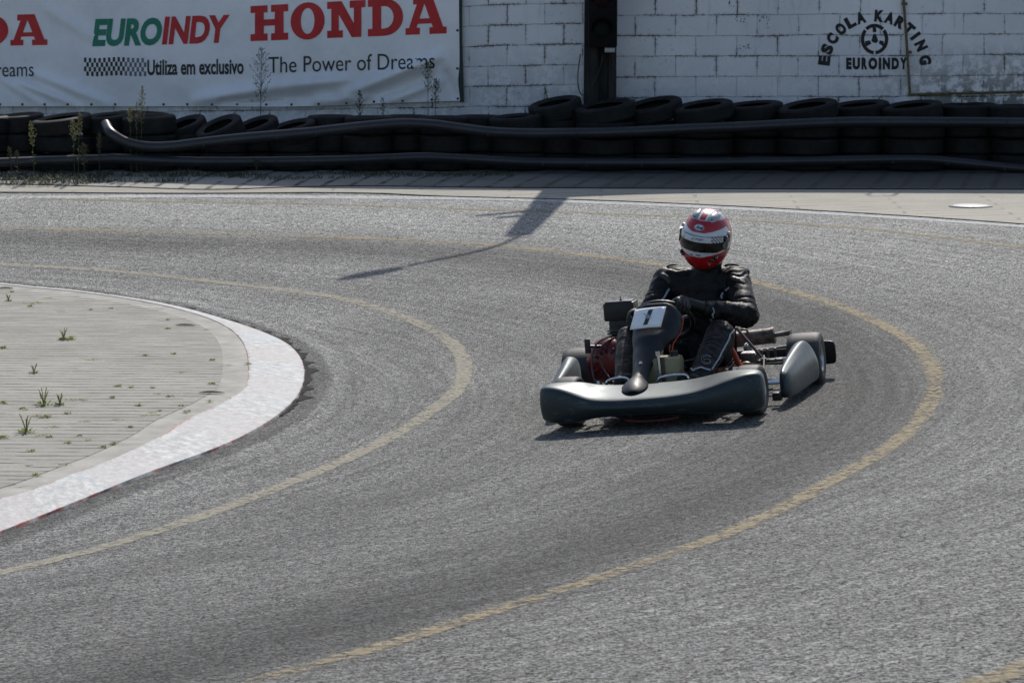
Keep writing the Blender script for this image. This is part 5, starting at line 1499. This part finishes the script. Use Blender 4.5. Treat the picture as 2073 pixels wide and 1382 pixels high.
# helmet space: x wearer's left, -y forward, z up. a = azimuth (0 front, + left), e = elevation
HA, HB, HH = .132, .160, .156
def hs(a, e, off=0.0):
    ce, se = cos(e), sin(e)
    if e >= 0: c = ce ** .92; s = se
    else:
        c = max(0, ce) ** .62; s = se * (1.02 + .05 * max(0, cos(a)))
        c *= 1 - .10 * (-se) ** 2
    x = (HA + off) * sin(a) * c; y = -(HB + off) * cos(a) * c
    if e < 0 and cos(a) > 0: y *= 1 + .045 * sin(-2 * e) * cos(a)          # chin bar
    if cos(a) < 0 and e < -.3: y *= 1 - .22 * min(1, (-e - .3) / .7)       # tuck under the back
    z = (HH + off) * s
    return Vector((x, y, z))
def gloss(name, c, r=.12, metal=0, coat=1.0):
    t = NT(name); o = t.tc.outputs['Object']
    col = t.mix(t.mapr(t.noise(o, 10, 3), .3, .7), tuple(x * .93 for x in c) + (1,), tuple(min(1, x * 1.07) for x in c) + (1,))
    t.b.inputs['Coat Weight'].default_value = coat; t.b.inputs['Coat Roughness'].default_value = .05
    return t.fin(col, t.mapr(t.noise(o, 22, 4), .3, .7, r, r + .15), metal, None, .5)
HR = gloss("helmet_red", (.36, .006, .012), .25, 0, .4); HW = gloss("helmet_white", (.58, .61, .66), .25, 0, .5); HS = gloss("helmet_silver", (.36, .365, .38), .3, .1, .4); HK = gloss("helmet_black", (.010, .010, .012), .2); HD = gloss("helmet_dark_edge", (.10, .09, .10), .2); HP = gloss("helmet_pink_stripe", (.42, .07, .08), .25, 0, .5)
HMATS = [HR, HW, HS, HK, HD, HP]
def hcol(p, a, e):
    ad = math.degrees(a); ed = math.degrees(e); aa = abs(ad)
    # crown: silver and white with fore-and-aft red stripes
    crown = 45 + .06 * aa - (0 if aa < 95 else 0)
    if aa > 130: crown = 62
    if ed > crown:
        x = p.x / HA
        if ed < crown + 3.0: return 2
        ax_ = abs(x)
        if ax_ < .11: return 0
        if ax_ < .12: return 4
        if ax_ < .21: return 1
        if ax_ < .225: return 4
        if ax_ < .35: return 5
        if ax_ < .36: return 4
        if ax_ < .45: return 1
        if ax_ < .465: return 4
        return 2
    # white band: level at the front, climbing to a point behind the temple, then folding back under
    hi = 20.0 if aa < 15 else 20 + (aa - 15) * .22 if aa < 80 else 34.3 - (aa - 80) * 1.5
    lo = -28.0 if aa < 15 else -28 + (aa - 15) * .22 if aa < 80 else -13.7 + (aa - 80) * .15
    in_hi = 21 - (88 - aa) * .15; 
    if aa < 104:
        if ed > hi: return 0
        if ed > lo + 0.0 and not (56 < aa < 92 and -1.5 + (aa - 56) * .08 < ed < 6 + (aa - 56) * .46): 
            return 1
        if ed > lo: return 0
        return 0
    if 104 <= aa < 112 and -8 < ed < 6: return 3
    return 0
bm = bmesh.new(); NA, NE = 288, 190; grid = []
E0, E1 = radians(-76), radians(90)
for j in range(NE + 1):
    e = E0 + (E1 - E0) * j / NE
    grid.append([bm.verts.new(hs(2 * pi * i / NA - pi, e)) for i in range(NA)] if j < NE else [bm.verts.new(hs(0, E1))])
for j in range(NE):
    for i in range(NA):
        q = (grid[j][i], grid[j][(i + 1) % NA], grid[j + 1][(i + 1) % NA], grid[j + 1][i]) if j < NE - 1 else (grid[j][i], grid[j][(i + 1) % NA], grid[NE][0])
        f = bm.faces.new(q); e = E0 + (E1 - E0) * (j + .5) / NE; a = 2 * pi * (i + .5) / NA - pi
        f.material_index = hcol(f.calc_center_median(), a, e)
# rolled black lower edge
bot = grid[0]; R2 = []
for sc, dz in ((.965, -.006), (.90, -.004), (.80, .03)):
    R2.append([bm.verts.new(Vector((v.co.x * sc, v.co.y * sc, v.co.z + dz))) for v in bot])
prev = bot
for R_ in R2:
    for i in range(NA):
        f = bm.faces.new((prev[i], R_[i], R_[(i + 1) % NA], prev[(i + 1) % NA])); f.material_index = 3
    prev = R_
shell = obj("shell", bm, HMATS, helm, True, 60)
def patch(a0, a1, e0, e1, off, na, ne, fn, mats, name, par, thick=.003, efun=None):
    """curved plate standing off the helmet; fn gives a material for each cell"""
    bm = bmesh.new(); g = []
    for j in range(ne + 1):
        row = []
        for i in range(na + 1):
            a = radians(a0 + (a1 - a0) * i / na); lo_, hi_ = (e0, e1) if not efun else efun(math.degrees(a))
            row.append(bm.verts.new(hs(a, radians(lo_ + (hi_ - lo_) * j / ne), off)))
        g.append(row)
    for j in range(ne):
        for i in range(na):
            f = bm.faces.new((g[j][i], g[j][i + 1], g[j + 1][i + 1], g[j + 1][i])); f.material_index = fn((i + .5) / na, (j + .5) / ne)
    o = obj(name, bm, mats, par, True, 60); modified(o, [('SOLIDIFY', dict(thickness=thick, offset=0, use_rim=True))]); return o
M_VIS = NT("dark_visor_tint")
def _v():
    t = M_VIS; o = t.tc.outputs['Object']
    return t.fin(t.mix(t.mapr(t.noise(o, 14, 3), .3, .7), (.003, .003, .004, 1), (.009, .007, .007, 1)), .12, 0, None, .35)
M_VIS = _v()
# visor: white sun strip with checks at both ends over the dark window
def vis_edges(ad):
    aa = abs(ad); k = max(0, aa - 50) / 30
    return (-16.5 + 8 * k + .02 * aa, 13.5 + 3.0 * (aa / 60) ** 2 - 3.0 * k)
def visfn(s, t):
    ad = -80 + 160 * s; aa = abs(ad)
    if t > .955 and aa < 62: return 4
    if t > .60 and aa < 62:
        if 33 < aa < 60:
            ci = int((aa - 33) / 3.6); cj = int((t - .60) / .1)
            return 3 if (ci + cj) % 2 else 1
        return 1
    return 6 if aa < 66 else 3
o = patch(-80, 80, 0, 0, .004, 200, 40, visfn, HMATS + [M_VIS], "visor", helm, .003, vis_edges)
M_HT = simple("print_dark_blue", (.012, .014, .03), .4, 0, .1, 20, 0)
def on_helmet(ad, ed, off): return hs(radians(ad), radians(ed), off)
bm = bmesh.new(); add_text(bm, "CMP", lambda s, t: on_helmet(-12 + 26 * s, 4.4 + 4.8 * t, .0075), .0, .25, 8); plain("strip_lettering", bm, M_HT, helm)
# oval badge
bm = bmesh.new()
def oval(rx, ry, off, n=36): return [bm.verts.new(on_helmet(-1 + rx * cos(2 * pi * k / n), 30.5 + ry * sin(2 * pi * k / n), off)) for k in range(n)]
ctr = None
def fanoval(name, rx, ry, off, mat):
    bm = bmesh.new(); n = 36; c = bm.verts.new(on_helmet(-1, 30.5, off)); R = []
    for f_ in (.5, 1): R.append([bm.verts.new(on_helmet(-1 + rx * f_ * cos(2 * pi * k / n), 30.5 + ry * f_ * sin(2 * pi * k / n), off)) for k in range(n)])
    for k in range(n):
        bm.faces.new((c, R[0][k], R[0][(k + 1) % n])); bm.faces.new((R[0][k], R[1][k], R[1][(k + 1) % n], R[0][(k + 1) % n]))
    return plain(name, bm, mat, helm)
fanoval("badge_border", 14.0, 6.6, .0012, HW); fanoval("badge_field", 12.8, 5.8, .0018, M_HT); fanoval("badge_oval", 11.8, 5.1, .0024, HW)
bm = bmesh.new(); add_text(bm, "Arai", lambda s, t: on_helmet(-9.5 + 18.5 * s, 27.6 + 5.6 * t, .0031), .045, .3, 6); plain("badge_lettering", bm, M_HT, helm)
# chin slots, visor pivots, latch, crown vents
for a0, a1 in ((-15, -6), (2, 13)):
    patch(a0, a1, -25.5 if a0 < 0 else -24.6, -23.6 if a0 < 0 else -22.7, .0015, 8, 2, lambda s, t: 0, [HK], "chin_vent", helm, .002)
for sg in (1, -1):
    c = on_helmet(sg * 84, 17, .006); nr = (c * 1.0).normalized()
    bm = bmesh.new(); add_disc(bm, c, .0135, V(nr.x, nr.y * .4, nr.z * .6), .010, 24); obj("pivot_screw", bm, M_ALU, helm)
    bm = bmesh.new()
    c = on_helmet(sg * 72, 9, .007); add_disc(bm, c, .017, V(c.x, c.y * .6, 0), .008, 20); c2 = on_helmet(sg * 66, -2, .006); add_disc(bm, c2, .020, V(c2.x, c2.y * .6, 0), .008, 20); c3 = on_helmet(sg * 72, -8, .005); add_disc(bm, c3, .012, V(c3.x, c3.y * .6, 0), .010, 16); obj("visor_arm", bm, HK, helm)
    bm = bmesh.new(); c = on_helmet(sg * 72, 9.5, .012); add_disc(bm, c, .005, V(c.x, c.y * .6, 0), .006, 12); obj("arm_screw", bm, M_ALU, helm)
    bm = bmesh.new(); c = on_helmet(sg * 52, -27, .004); add_ball(bm, c, 1, 12, (.010, .014, .013)); c = on_helmet(sg * 43, -31, .004); add_ball(bm, c, 1, 12, (.012, .011, .009)); obj("visor_latch", bm, HK, helm)
    # scoop on the crown
    bm = bmesh.new(); c = on_helmet(sg * 40, 56, .0); u_ = c.normalized(); f_ = (V(0, -1, 0) - u_ * V(0, -1, 0).dot(u_)).normalized(); s_ = u_.cross(f_)
    S = [(-.045, .020, .004), (-.02, .024, .012), (.005, .024, .017), (.022, .020, .013), (.036, .010, .004)]
    R = []
    for d_, w_, h_ in S: R.append([c + f_ * d_ + s_ * (w_ * cos(pi * k / 8)) + u_ * (h_ * sin(pi * k / 8) - .003) for k in range(9)])
    add_loft(bm, R, True, True); obj("crown_vent", bm, HS, helm)
    bm = bmesh.new(); add_ball(bm, c + f_ * .026 + u_ * .008, 1, 12, (.007, .004, .005), Matrix((s_, f_, u_)).transposed()); obj("vent_opening", bm, HK, helm)
